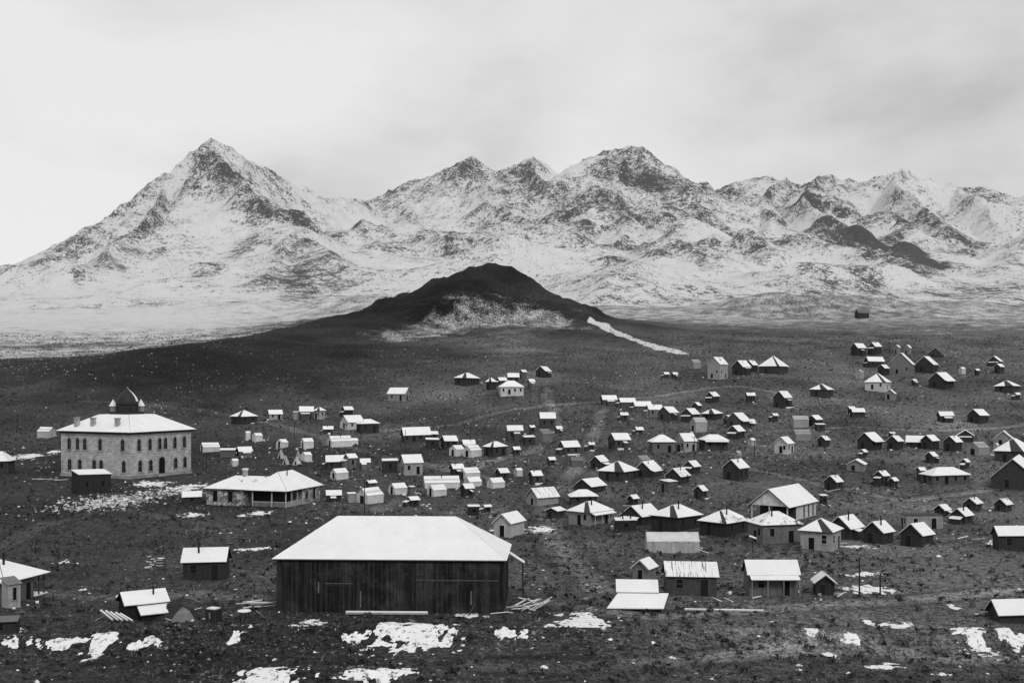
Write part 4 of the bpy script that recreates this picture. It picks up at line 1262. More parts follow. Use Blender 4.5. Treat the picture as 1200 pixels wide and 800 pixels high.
        if rnd.random() < .3 and 'c' not in feat:
            put_pipe(root, W * .2, rnd.uniform(-.3, .3) * L, h + (W / 2 - W * .2) * tp, rnd.uniform(.6, 1.1), .09)
    if 'porch' in low and kind in 'GHP':
        # narrow porch roof along the long side, on posts
        pw = 1.3
        e = h - .25
        p = [(W / 2 + pw, -L / 2, e - .45), (W / 2 + pw, L / 2, e - .45), (W / 2 + .02, L / 2, e), (W / 2 + .02, -L / 2, e)]
        po = put_roof(root, [p], roofm, SNOW, name='porch_roof')
        for i in range(4):
            yy = -L / 2 + .15 + (L - .3) * i / 3
            M().box(W / 2 + pw - .16, W / 2 + pw - .04, yy - .06, yy + .06, -.8, e - .5).build('porch_post', trim, root)
    if 'ledge' in low or 'sill' in low or 'step' in low and 'stepped' not in low or 'board along' in low or 'board in front' in low:
        M().box(W / 2 + .5, W / 2 + 1.0, -L * .4, L * .4, -.3, .28).build('snowy_ledge', SNOW, root)
    return root


for row in BUILDINGS:
    house(*row)


def add_tri_prism(m, p, t):
    return m.slab(p, t)


# ---------------------------------------------------------------- stone school
def arch_outline(w, z0, z1, n=7):
    """half-round headed opening, from lower edge round the top"""
    r = w / 2
    pts = [(-r, z0), (r, z0), (r, z1 - r)]
    pts += [(r * math.cos(a), z1 - r + r * math.sin(a)) for a in np.linspace(0, math.pi, n)[1:-1]]
    return pts + [(-r, z1 - r)]


def arch_window(root, fn, s, z0, z1, w, name='window', pane_mat=None):
    inner = arch_outline(w, z0, z1)
    outer = arch_outline(w + .5, z0 - .02, z1 + .25)
    k = len(inner)
    m = M()
    v = [fn(s + x, z, .1) for x, z in outer] + [fn(s + x, z, .1) for x, z in inner] + [fn(s + x, z, -.05) for x, z in outer] + [fn(s + x, z, .0) for x, z in inner]
    f = []
    for i in range(1, k):                                   # no ring along the sill
        j = (i + 1) % k
        f += [(i, j, k + j, k + i), (2 * k + j, 2 * k + i, i, j)[::-1], (k + i, k + j, 3 * k + j, 3 * k + i)]
    w_ = m.add(v, f).build(name, masonry('dressed_stone', .36, 2, .6), root)
    p = M(); pts = [fn(s + x, z, .02) for x, z in inner]
    new_obj('pane', pts, [tuple(range(k))], pane_mat or GLASS, w_)
    if name == 'window':
        plate(fn, s - w / 2 - .3, s + w / 2 + .3, z0 - .3, z0 - .02, -.02, .18).build('sill', masonry('dressed_stone', .36, 2, .6), w_)
        b = plate(fn, s - w / 2, s + w / 2, (z0 + z1) / 2 - .04, (z0 + z1) / 2 + .04, .0, .05)
        b2 = plate(fn, s - .04, s + .04, z0, z1 - .1, .0, .05); b.add(b2.v, b2.f)
        b.build('sash', plain('sash_paint', .12), w_)
    return w_


def school():
    W, L, h = 24.5, 22.1, 11.9
    x, y, z = -103.3, 297.7, -24.2
    root = tag(empty('stone_school', (x, y, z), 26), 'two-storey pale stone school with arched windows, snowy hipped roof and dome', 'school')
    FOOT.append((x, y, 17))
    M().box(-W / 2, W / 2, -L / 2, L / 2, -1.5, h - .05).build('wall', STONE, root)
    M().box(-W / 2 - .15, W / 2 + .15, -L / 2 - .15, L / 2 + .15, -1.5, .75).build('plinth', masonry('dressed_stone', .36, 2, .6), root)
    M().box(-W / 2 - .35, W / 2 + .35, -L / 2 - .35, L / 2 + .35, h - .55, h - .06).build('cornice', plain('cornice_wood', .06), root)
    o, e = 1.0, h
    a, b = W / 2 + o, L / 2 + o
    da, db, dz = 5.3, 4.7, h + 4.2
    polys = [[(a, -b, e), (a, b, e), (da, db, dz), (da, -db, dz)], [(-a, b, e), (-a, -b, e), (-da, -db, dz), (-da, db, dz)],
             [(-a, -b, e), (a, -b, e), (da, -db, dz), (-da, -db, dz)], [(a, b, e), (-a, b, e), (-da, db, dz), (da, db, dz)],
             [(da, -db, dz), (da, db, dz), (-da, db, dz), (-da, -db, dz)]]
    put_roof(root, polys, plain('roof_board', .05), snow_mat('school_snow', .12, .35), t=.2, inset=.03, thick=.08)
    sx, sy = on_side('+x', W, L), on_side('-y', W, L)
    for t in (.13, .306, .465, .56, .718, .88):
        arch_window(root, sx, -L / 2 + t * L, 7.1, 10.1, 1.15)
    for t in (.148, .317, .73, .89):
        arch_window(root, sx, -L / 2 + t * L, 1.7, 4.6, 1.25)
    for t in (.107, .426, .648, .753, .876):
        arch_window(root, sy, W / 2 - t * W, 7.1, 10.1, 1.15)
    for t in (.09, .41, .51, .72, .87):
        arch_window(root, sy, W / 2 - t * W, 1.7, 4.6, 1.25)
    d = arch_window(root, sx, 0.0, .1, 5.1, 2.2, 'doorway', BLACK)
    for k in range(3):
        plate(sx, -2.0 + .1 * k, 2.0 - .1 * k, -1.0, -.25 + .17 * k, .1, 1.6 - .4 * k).build('step', masonry('dressed_stone', .36, 2, .6), root)
    # chimneys standing on the western slope
    for t, inn in ((.815, 1.1), (.593, 1.5), (.247, 1.6)):
        cx, cy = W / 2 - t * W, -L / 2 + inn
        c = M().box(cx - .55, cx + .55, cy - .45, cy + .45, h - .5, h + 3.3).build('chimney', masonry('chimney_stone', .5, .5, .25), root)
        M().box(cx - .68, cx + .68, cy - .58, cy + .58, h + 3.3, h + 3.6).build('chimney_cap', plain('dressed_cap', .3), c)
    # lantern, dome and corner gablets
    dk = wood(.03)
    M().box(-3.1, 3.1, -3.1, 3.1, dz - .1, dz + .75).build('dome_base', dk, root)
    M().lathe([(2.75, dz + .7), (2.75, dz + 2.6), (3.0, dz + 2.7), (3.0, dz + 2.95)], 16).build('drum', dk, root)
    prof = [(2.85, dz + 2.9), (2.8, dz + 3.5), (2.55, dz + 4.3), (2.1, dz + 5.0), (1.5, dz + 5.7), (.85, dz + 6.3), (.3, dz + 6.8), (.06, dz + 7.1)]
    dome = M().lathe(prof, 20).build('dome', plain('dome_tin', .03, .5), root, True)
    # snow lying on the east half of the dome
    n = 14
    v, f = [], []
    for j, (r, zz) in enumerate(prof[1:]):
        for i in range(n):
            aa = math.radians(8 + 92 * i / (n - 1))
            v.append(((r + .05) * math.cos(aa), (r + .05) * math.sin(aa), zz + .03))
    for j in range(len(prof) - 2):
        for i in range(n - 1):
            f.append((j * n + i, j * n + i + 1, (j + 1) * n + i + 1, (j + 1) * n + i))
    new_obj('snow_cover', v, f, SNOW, dome, True)
    M().tube((0, 0, dz + 7.0), (0, 0, dz + 8.6), .06, .02, 6).build('finial', IRON, root)
    for sx_, sy_ in ((-1, -1), (1, 1)):
        gx, gy = sx_ * 2.5, sy_ * 2.5
        g = M().box(gx - .55, gx + .55, gy - .55, gy + .55, dz + .7, dz + 2.3).build('gablet', wood(.2), root)
        m = M()
        for q in ([(1, -1), (1, 1)], [(1, 1), (-1, 1)], [(-1, 1), (-1, -1)], [(-1, -1), (1, -1)]):
            m.slab([(gx + q[0][0] * .75, gy + q[0][1] * .75, dz + 2.25), (gx + q[1][0] * .75, gy + q[1][1] * .75, dz + 2.25), (gx, gy, dz + 4.1)], .06)
        m.build('gablet_roof', DUSTED, g)


school()


# ---------------------------------------------------------------- big dark barn
def barn_wood():
    m, t, b = base_mat('weathered_barn_boards')
    c = obj_coord(t)
    bd = noise(t, c, 1.0, 2, .5, (3.4, 3.4, .05))              # board to board
    st = noise(t, c, 1.0, 5, .75, (7.0, 7.0, .5))              # rain streaks
    bl = noise(t, c, .55, 6, .7)
    v = math_n(t, 'MULTIPLY', step_n(t, bd, .38, .64), .022)
    v = math_n(t, 'ADD', v, math_n(t, 'MULTIPLY', step_n(t, st, .5, .75), .035))
    v = math_n(t, 'ADD', v, math_n(t, 'MULTIPLY', step_n(t, bl, .45, .72), .03))
    t.links.new(math_n(t, 'ADD', v, .008), b.inputs['Base Color'])
    bump(t, b, st, .5, .03)
    return m


def barn():
    W, L, h = 12.0, 26.3, 6.4
    x, y, z = -13.9, 134.0, -26.35
    root = tag(empty('barn', (x, y, z), 92.5), 'huge dark plank barn with plain white hipped roof, nearest big building', 'barn')
    FOOT.append((-21, 134, 7.5)); FOOT.append((-14, 134, 7.5)); FOOT.append((-7, 134, 7.5))
    M().box(-W / 2, W / 2, -L / 2, L / 2, -1.2, h - .05).build('wall', wood(.022), root)
    put_roof(root, roof_polys('H', W, L, h, .66, .42), plain('roof_board', .05), SNOW, t=.12, inset=.04, thick=.1)
    # board-and-batten skin, uneven boards
    rnd = random.Random(3)
    m = M()
    s = -L / 2
    while s < L / 2 - .1:
        w = .24 + .1 * rnd.random()
        q = rnd.choice((0, .012, .025, .035))
        m.box(W / 2 + .002, W / 2 + .02 + q, s + .012, min(s + w, L / 2), -.6 + .25 * rnd.random(), h - .15)
        s += w
    s = -W / 2
    while s < W / 2 - .1:
        w = .24 + .1 * rnd.random()
        m.box(s + .012, min(s + w, W / 2), L / 2 + .002, L / 2 + .02 + rnd.choice((0, .012, .03)), -.6, h - .15)
        s += w
    tag(m.build('board_siding', barn_wood(), root), kind='stuff')
    fn = on_side('+x', W, L)
    for s0, s1, zz in ((3.2, 12.6, 3.75), (-7.4, -4.2, 3.3)):
        plate(fn, s0, s1, zz, zz + .09, .02, .12).build('belt_board', plain('belt_board', .1), root)
    for s in (-10.8, -7.6, -4.2, .2, 3.6, 7.6, 11.0):
        put_window(root, fn, s, 4.3, .95, 1.5, wood(.03))
    for s, w, hh in ((-6.0, 2.6, 3.1), (4.9, 1.2, 2.4)):
        put_door(root, fn, s, w, hh, plain('barn_door', .012), wood(.035))
    for s, zz, l in ((-3.4, .6, 1.9), (-8.3, 2.2, 1.3), (9.4, 1.0, 1.6)):
        p = plate(fn, s, s + .16, zz, zz + l, .03, .08).build('patch_board', plain('patch_board', .13), root)
    # lean-to roof peeping out behind the east end
    put_roof(root, [[(-1.6, L / 2 + 2.2, 4.55), (-3.0, L / 2 + 2.2, 4.55), (-3.0, L / 2 + .1, 5.9), (-1.6, L / 2 + .1, 5.9)][::1]], plain('roof_board', .05), SNOW, name='lean_to_roof')
    for xx in (-1.8, -2.8):
        M().box(xx - .08, xx + .08, L / 2 + 1.9, L / 2 + 2.06, -.8, 4.55).build('lean_to_post', wood(.03), root)


barn()


# ---------------------------------------------------------------- stone house with corner porch
def porch_house():
    # local frame: origin at the porch corner; -x runs along the south front, +y along the east front
    z = -26.45
    root = tag(empty('stone_house', (-48.4, 237.4, z), 18), 'low rubble-stone house with white corner porch and two snowy hipped roofs', 'house')
    for fx, fy in ((-57, 247), (-50, 246), (-64, 246), (-45, 250)):
        FOOT.append((fx, fy, 6.5))
    h = 3.9
    LE, LS = 15.4, 19.6                                       # east front, south front
    M().box(-LS, -10.2, 0, 9.0, -1.2, h).build('west_wing_wall', RUBBLE, root)
    M().box(-9.0, 0, 7.4, LE, -1.2, h).build('east_wing_wall', RUBBLE, root)
    M().box(-10.25, -3.2, 3.6, 8.9, -1.2, h - .02).build('porch_shade_wall', wood(.04), root)  # back wall coloured dark, the shade of the porch interior put into its tone
    white = wood(.42)
    M().box(-8.2, 0, 0, 7.4, -1.2, .05).build('porch_floor', wood(.1), root)
    for px_, py_ in ((0, 0), (-3.4, 0), (-8.1, 0), (0, 2.5), (0, 5.0), (0, 7.3)):
        M().box(px_ - .1, px_ + .1, py_ - .1, py_ + .1, 0, h - .05).build('porch_post', white, root)
    rails = [(-8.0, -.2, 0, 0), (0, 0, .2, 7.2)]
    for x0, x1, y0, y1 in rails:
        if y0 == y1:
            M().box(x0, x1, -.07, .0, .06, 1.05).build('porch_railing', wood(.16), root)
            M().box(x0, x1, -.12, .05, 1.05, 1.2).build('rail_cap', white, root)
        else:
            M().box(-.0, .07, y0, y1, .06, 1.05).build('porch_railing', wood(.3), root)
            M().box(-.05, .12, y0, y1, 1.05, 1.2).build('rail_cap', white, root)
    M().box(-8.2, .15, -.15, .15, h - .3, h - .02).build('porch_beam', white, root)
    M().box(-.15, .15, .15, 7.4, h - .3, h - .02).build('porch_beam', white, root)

    def fs(s, zz, o):
        return (s, -o, zz)

    def fe(s, zz, o):
        return (o, s, zz)
    for s in (-17.4, -13.6):
        put_window(root, fs, s, .9, 1.0, 2.2, wood(.12))
    put_window(root, fe, 12.6, .9, .9, 2.3, wood(.12))
    put_window(root, fe, 9.2, 1.2, .8, 1.4, wood(.12))

    def hip(x0, x1, y0, y1, e, tp, o):
        cx, cy = (x0 + x1) / 2, (y0 + y1) / 2
        return [[(p[0] + cx, p[1] + cy, p[2]) for p in q] for q in roof_polys('H', x1 - x0, y1 - y0, e, tp, o)]
    put_roof(root, hip(-LS, 0, 0, 9.0, h, .50, .6), plain('roof_board', .05), snow_mat('melting_snow', .42, .05), t=.12)
    put_roof(root, hip(-9.0, .02, -.02, LE, h + .06, .72, .62), plain('roof_board', .05), SNOW, t=.12)
    put_pipe(root, -3.2, 6.2, h + 2.4, 1.0, .12)
    c = M().box(-13.0, -12.2, 4.0, 4.8, h, h + 3.6).build('chimney', masonry('chimney_stone', .4, .5, .25), root)
    M().box(-13.1, -12.1, 3.9, 4.9, h + 3.6, h + 3.95).build('snow_cap', SNOW, c)


porch_house()


# ---------------------------------------------------------------- church
def church():
    W, L, h, tp = 7.8, 14.8, 4.0, 0.79
    x, y = 55.0, 224.6
    z = float(gz(x, y)) - .8
    root = tag(empty('church', (x, y, z), 36), 'white church with overhanging gable front and tall side windows', 'church')
    FOOT.append((x, y, 8))
    white = wood(.52)
    pd = L * .3
    M().box(-W / 2 + .1, W / 2 - .1, -L / 2 + pd, L / 2, -1.5, h - .05).build('wall', white, root)
    r = h + W / 2 * tp
    M().slab([(-W / 2 - .2, -L / 2, h - .15), (W / 2 + .2, -L / 2, h - .15), (W / 2 + .2, -L / 2, h), (0, -L / 2, r - .05), (-W / 2 - .2, -L / 2, h)], .15).build('gable_front', wood(.6), root)
    M().slab([(-W / 2, L / 2, h - .15), (0, L / 2, r - .05), (W / 2, L / 2, h - .15)], .15).build('gable_back', wood(.42), root)
    put_roof(root, roof_polys('G', W, L, h, tp, .45), plain('roof_board', .05), SNOW, t=.12, inset=.05)
    M().box(-W / 2 + .1, W / 2 - .1, -L / 2 + pd - .04, -L / 2 + pd, -.5, h).build('porch_shade', wood(.05), root)  # thin dark sheet over the white wall, painted shade of the porch recess
    for xx in (-W / 2 + .2, 0, W / 2 - .2):
        M().box(xx - .12, xx + .12, -L / 2 + .1, -L / 2 + .34, -1.2, h - .1).build('porch_post', white, root)
    fn = lambda s, zz, o: (W / 2 - .1 + o, s, zz)
    for s in (L * .08, L * .25, L * .41):
        put_window(root, fn, s, .9, .7, 2.4, wood(.5))
    M().box(W / 2 - .12, W / 2 + .02, L / 2 - .3, L / 2 + .02, -1.2, h - .1).build('corner_board', wood(.55), root)
    M().box(W / 2 - .1, W / 2 + .14, -L / 2 + pd, L / 2, h - .55, h - .12).build('frieze_board', wood(.5), root)


church()


# ---------------------------------------------------------------- house at the western edge, its outhouse, the two-step roof, the ruined shed
def west_house():
    x, y = -65.1, 140.7
    z = float(gz(x, y))
    root = tag(empty('wooden_house', (x, y, z), 14), 'grey house with white hipped roof and porch behind a pale outhouse, western edge', 'house')
    FOOT.append((x, y, 6))
    W = L = 7.7
    h = 3.0
    M().box(-W / 2, W / 2, -L / 2, L / 2 - 2.2, -1, h - .03).build('wall', wood(.11), root)
    put_roof(root, roof_polys('H', W, L + .1, h, .5, .5), plain('roof_board', .05), SNOW, t=.1)
    fn = on_side('+x', W, L)
    put_window(root, fn, -1.4, .9, .8, 1.5, wood(.14))
    put_door(root, fn, .6, .9, 2.1, BLACK, wood(.14))
    M().box(-W / 2, W / 2, L / 2 - 2.2, L / 2, -1, .1).build('porch_floor', wood(.08), root)
    M().box(W / 2 - 2.6, W / 2 + .1, L / 2 - 2.1, L / 2 + .5, .1, .2).build('porch_snow', SNOW, root)
    for yy in (L / 2 - 1.1, L / 2 - .1):
        M().box(W / 2 - .14, W / 2, yy - .07, yy + .07, 0, h).build('porch_post', wood(.06), root)
    put_pipe(root, 1.2, -.6, h + 1.2, 1.5, .14)
    o = tag(empty('outhouse', (-60.9, 134.9, float(gz(-60.9, 134.9))), 40), 'tall narrow pale plank outhouse with dark window at the western edge', 'outhouse')
    FOOT.append((-60.9, 134.9, 1.8))
    wall_body(1.7, 1.5, 2.9, 'S', .3, .6).build('wall', wood(.36), o)
    m = M()
    for i in range(4):
        m.box(-1.15, 1.05, -.95 + .48 * i, -.95 + .48 * i + .44, 0, .05)
    m.move(lambda a, b, c: (a, b, c + 3.2 - .3 * a))
    m.build('roof', plain('grey_roof_board', .18), o)
    put_window(o, on_side('+x', 1.7, 1.5), 0, 1.0, .42, 1.5, wood(.3))


west_house()


def step_roof():
    x, y = 14.9, 132.5
    z = float(gz(x, y))
    root = tag(empty('wooden_cabin', (x, y, z), 94), 'low cabin under a two-step all-white roof reaching nearly to the ground', 'cabin')
    FOOT.append((x, y - 1, 4.6))
    W, L, h, tp = 3.4, 4.7, 1.85, .62
    wall_body(W, L, h, 'G', tp).build('wall', wood(.05), root)
    put_roof(root, roof_polys('G', W, L, h, tp, .2), plain('roof_board', .05), SNOW)
    p = [(W / 2 + 3.5, -3.7, .45), (W / 2 + 3.3, 2.9, .45), (W / 2 + .02, 3.7, h - .22), (W / 2 + .02, -2.3, h - .22)]
    put_roof(root, [p], plain('roof_board', .05), SNOW, name='lower_roof')
    M().box(W / 2 + .05, W / 2 + 2.9, -2.6, 2.6, -1, .5).build('lower_wall', wood(.04), root)
    M().box(W / 2 - .3, W / 2 + .1, L / 2 + .05, L / 2 + .25, -.5, h - .2).build('corner_post', wood(.12), root)


step_roof()


def ruined_shed():
    x, y = -43.6, 131.0
    z = float(gz(x, y))
    root = tag(empty('ruined_shed', (x, y, z), 58), 'black ruined shed with one white roof slope and snowy lean-to', 'shed')
    FOOT.append((x, y, 4.6))
    W, L, h, tp = 3.8, 4.6, 1.9, .55
    wall_body(W, L, h, 'G', tp).build('wall', wood(.022), root)
    g = roof_polys('G', W, L, h, tp, .35)
    r = M().slab(g[0], .1).slab(g[1], .1).build('roof', plain('roof_board', .05), root)
    M().slab(shrink(g[0], .04), .1, .105).build('snow_cover', SNOW, r)
    q = [(W / 2 + 2.0, -1.2, .75), (W / 2 + 2.0, 3.2, .75), (W / 2 + .1, 3.2, h - .35), (W / 2 + .1, -1.2, h - .35)]
    put_roof(root, [q], plain('roof_board', .05), SNOW, name='lean_to_roof')
    M().box(W / 2 + .05, W / 2 + 1.7, -1, 3, -1, .8).build('lean_to_wall', wood(.02), root)
    put_pipe(root, .9, 1.0, h + .5, .7, .1)
    for i in range(5):
        ax, ay = -46.6 + .62 * i, 127.6 - .15 * i + .1 * (i % 2)
        za = float(gz(ax, ay))
        lg = tag(M().tube((-1.0, .7, 1.1 - .05 * i), (.9, -.5, .2 + .03 * i), .15, .12, 9).build('log', plain('barked_log', .22), None), ('westmost', 'second from the west', 'middle', 'fourth from the west', 'eastmost')[i] + ' of five snow-dusted logs before the ruined shed', 'log', 'logs against the ruined shed')
        lg.location = (ax, ay, za)
        M().tube((-.95, .67, 1.19 - .05 * i), (.85, -.47, .29 + .03 * i), .11, .09, 7).build('snow_cover', SNOW, lg)


ruined_shed()


# ---------------------------------------------------------------- small things
GROUND_EARTH = plain('dark_earth', .03)
def at_ground(name, x, y, turn, label, cat, group=None, dz=0.0):
    return tag(empty(name, (x, y, float(gz(x, y)) + dz), turn), label, cat, group)


# sign board on a post
s = at_ground('sign_post', 37.1, 170.9, 0, 'tilted white board on a dark post before the grey chimney house', 'sign')
M().tube((0, 0, -.4), (0, 0, 2.4), .07, n=8).build('post', POLE, s)
M().slab([(-.62, -.35, 2.72), (.5, -.35, 2.3), (.62, .35, 2.38), (-.5, .35, 2.8)], .06).build('board', PALEBOARD, s)
M().slab([(-.6, -.33, 2.72), (.48, -.33, 2.3), (.6, .33, 2.38), (-.48, .33, 2.8)], .05, .055).build('snow_cover', SNOW, s)

# small canvas dome, crate, table, boards near the ruined shed
o = at_ground('canvas_heap', -37.9, 127.6, 20, 'small pale peaked canvas cover beside the ruined shed', 'canvas')
new_obj('cover', [(-1.3, -.7, -.3), (1.1, -.9, -.3), (1.4, .8, -.3), (-1.1, .9, -.3), (-.75, -.35, .8), (.55, -.5, .95), (.75, .4, 1.1), (-.7, .5, .9), (-.1, .05, 1.6), (.3, .1, 1.5)],
        [(0, 1, 5, 4), (1, 2, 6, 5), (2, 3, 7, 6), (3, 0, 4, 7), (4, 5, 9, 8), (5, 6, 9), (6, 7, 8, 9), (7, 4, 8)], canvas(.2), o)
M().tube((-.2, 0, 1.5), (-.25, .1, 1.95), .05, n=6).build('pole_tip', POLE, o)
o = at_ground('wooden_crate', -33.4, 124.2, 24, 'dark upright wooden box with snow on top', 'box')
M().box(-.7, .7, -.55, .55, -.3, 1.55).build('body', wood(.03), o)
M().box(-.6, .55, -.5, .45, 1.55, 1.68).build('snow_cover', SNOW, o)
M().box(-.2, 0, -.6, -.55, .5, 1.2).build('slot', plain('pale_slot', .2), o)
for c_ in ((-.72, -.57), (.64, -.57), (-.72, .49), (.64, .49)):
    M().box(c_[0], c_[0] + .08, c_[1], c_[1] + .08, -.3, 1.6).build('corner_post', wood(.05), o)
o = at_ground('work_table', -30.4, 126.0, 5, 'rough work bench with round snowy top beside the boards', 'bench')
M().lathe([(.05, .86), (.75, .86), (.78, .94), (.7, 1.0), (.02, 1.03)], 16).build('snowy_top', SNOW, o)
for a in (0, 90, 180, 270):
    M().tube((.45 * math.cos(math.radians(a)), .45 * math.sin(math.radians(a)), .88), (.6 * math.cos(math.radians(a)), .6 * math.sin(math.radians(a)), -.2), .06, n=6).build('leg', POLE, o)
o = at_ground('soil_mound', -39.6, 130.3, 0, 'dark conical earth mound behind the canvas cover', 'mound')
o2 = M().lathe([(3.4, -.6), (2.5, .25), (1.7, .75), (.9, 1.45), (.25, 1.85), (.02, 1.9)], 11)
o2.move(lambda a, b, c: (a * (1 + .16 * math.sin(3 * math.atan2(b, a)) + .1 * math.sin(7 * c + a)), b * (1 + .12 * math.sin(5 * c)), c + .12 * math.sin(4 * a + 3 * b)))
o2.build('earth', GROUND_EARTH, o)
FOOT.append((-39.6, 130.3, 2.6))


def loose_board(x, y, turn, tilt, l, w, zoff, label, group, snowy=True, t=.06, mat=None):
    o_ = M().box(-l / 2, l / 2, -w / 2, w / 2, -t / 2, t / 2).build('loose_board', mat or PALEBOARD, None)
    o_.location = (x, y, float(gz(x, y)) + zoff)
    o_.rotation_euler = (random.uniform(-.3, .3), -math.radians(tilt), math.radians(turn))
    tag(o_, label, 'board', group)
    if snowy:
        M().box(-l / 2 + .02, l / 2 - .02, -w / 2 + .01, w / 2 - .01, t / 2 + .003, t / 2 + .05).build('snow_cover', SNOW, o_)
    return o_


rb = random.Random(11)
for i in range(13):
    loose_board(1.9 + rb.uniform(-1.5, 1.7), 128.9 + rb.uniform(-1.2, 1.2), rb.choice((18, 28, 40, -25, 8)) + rb.uniform(-8, 8), rb.choice((4, 10, 20, 28, -14)),
                rb.uniform(1.6, 3.4), rb.uniform(.14, .3), .25 + .07 * i, 'snowy board in the tangled heap off the barn\'s east corner', 'boards heaped by the barn')
for i in range(8):
    loose_board(-30.2 + rb.uniform(-1.2, 1.2), 131.6 + rb.uniform(-.7, .7), rb.uniform(2, 22), rb.uniform(-4, 8), rb.uniform(1.8, 3.2), .18, .2 + .1 * i,
                'board in the low grey pile west of the barn', 'boards piled west of the barn', i % 2 == 0)
for i in range(6):
    loose_board(-52.0 + rb.uniform(-.3, .3), 159.6 + rb.uniform(-.4, .4), rb.uniform(-35, 35), rb.uniform(-14, 14), rb.uniform(.6, 1.3), rb.uniform(.2, .5), .2 + .36 * i, 'short snowy plank in the laddered stack uphill of the ruined shed', 'planks in the laddered stack')
o = at_ground('board_stack', -50.6, 159.8, 8, 'squat stack of boards under snow beside the laddered planks', 'boards')
for i in range(9):
    w_, d_, sx_ = rb.uniform(.45, .68), rb.uniform(.35, .55), rb.uniform(-.12, .12)
    bo = M().box(sx_ - w_, sx_ + w_, -d_, d_, .2 * i, .2 * i + .13).build('board', wood(.1), o)
    if i % 2 or i == 8:
        M().box(sx_ - w_ * .9, sx_ + w_ * .75, -d_ - .02, d_ * .5, .2 * i + .135, .2 * i + .2).build('snow_cover', SNOW, bo)
loose_board(-14.3, 126.6, -2, 0, 9.4, .42, .28, 'very long white plank lying before the barn', None, True, .2)
loose_board(-1.4, 126.9, 8, 4, 2.2, .3, .2, 'short white board propped at the barn\'s near east corner', None)
loose_board(-4.6, 127.0, 62, 38, 1.8, .2, .6, 'dark board propped steeply against the barn wall', None, False, mat=wood(.05))
loose_board(24.6, 128.7, 0, -1, 9.2, .3, .16, 'long snowy beam on the ground east of the two-step cabin', None, True, .14)
loose_board(-34.6, 126.6, -28, 6, 1.9, .2, .2, 'snowy stick beside the canvas cover', None)
loose_board(-37.4, 122.6, -12, 3, 1.3, .4, .12, 'broad snowy board on the bank below the canvas cover', None)
loose_board(-28.6, 150.6, 36, 26, 1.4, .25, .5, 'snowy plank tilted up beside the dugout cabin', None)
loose_board(75.0, 259.0, 20, 8, 4.0, .3, .3, 'snowy beam lying behind the church', None)
loose_board(53.5, 181.0, 12, 2, 2.6, .25, .2, 'snowy board before the pale hipped house', None)
for q in range(4):
    loose_board(-121.5 + 2.6 * q, 284.0 - 1.4 * q, -24 + 30 * (q % 2), 4, 3.4, .28, .25, ('westmost', 'second from the west', 'third from the west', 'eastmost')[q] + ' of four snowy beams littered by the stone school', 'beams west of the school')
for q, (bx_, by_) in enumerate(((41.0, 281.5), (42.6, 283.6), (40.2, 280.0), (44.6, 285.0))):
    loose_board(bx_, by_, -30 + 25 * q, 8, 2.4, .25, .3, 'snowy scrap board beside the broken leaning shed', 'scrap beside the broken shed')
for q, (bx_, by_) in enumerate(((79.5, 189.0), (81.2, 186.4), (77.4, 190.5), (83.0, 190.8))):
    loose_board(bx_, by_, 30 * q - 40, 9, 2.2, .25, .35, 'snowy scrap beam near the eastern edge sheds', 'scrap near the eastern sheds')


def pole(x, y, hh, arms, label, r=.12):
    p = at_ground('utility_pole', x, y, random.uniform(-20, 20), label, 'pole', 'poles in the town')
    m = M().tube((0, 0, -.8), (.03 * hh * .1, 0, hh), r, r * .65, 8).build('shaft', POLE, p)
    for k in range(arms):
        a = M().box(-.9, .9, -.05, .05, hh - .5 - .6 * k, hh - .38 - .6 * k).build('crossarm', POLE, p)
        for s_ in (-.8, -.3, .3, .8):
            M().tube((s_, 0, hh - .38 - .6 * k), (s_, 0, hh - .2 - .6 * k), .04, .03, 6).build('insulator', plain('insulator', .2, .4), a)


pole(-29.8, 224.1, 7.5, 0, 'tall dark pole showing over the barn\'s ridge')
pole(43.4, 138.6, 4.8, 0, 'taller of two thin poles on the snowy strip')
pole(46.2, 139.2, 2.7, 0, 'shorter of two thin poles on the snowy strip')
pole(49.5, 300.9, 8.0, 1, 'pole with crossarm at the double house\'s corner')
pole(-32.3, 336.0, 6.5, 0, 'thin pole below the long dark cabin')
pole(-167.1, 374.6, 5.0, 0, 'thin pole behind the western edge house')
pole(191.8, 564.0, 9.5, 1, 'pale tall pole near the topmost houses', .16)
pole(-84.0, 304.9, 5.0, 0, 'thin pole between the stone school and the tents')
pole(-69.7, 355.4, 5.5, 0, 'thin pole between two wall tents')
pole(67.9, 310.8, 5.5, 1, 'short pole with crossarm uphill of the church')
pole(8.6, 277.9, 4.5, 0, 'short pole by the tall narrow cabin')
for q, (fx, fy) in enumerate(((-57.6, 139.2), (-55.2, 142.7), (-52.8, 143.0), (-50.0, 144.2), (-26.5, 141.5), (-33.0, 142.0))):
    p = M().tube((0, 0, -.4), (.04, 0, 1.15), .07, .06, 7).build('fence_post', POLE)
    p.location = (fx, fy, float(gz(fx, fy)))
    tag(p, 'short dark fence post ' + ('nearest the western edge house', 'second from the western edge house', 'third from the western edge house', 'fourth from the western edge house', 'nearest the barn\'s west end', 'standing midway between dugout cabin and barn')[q], 'post', 'fence posts on the western flat')

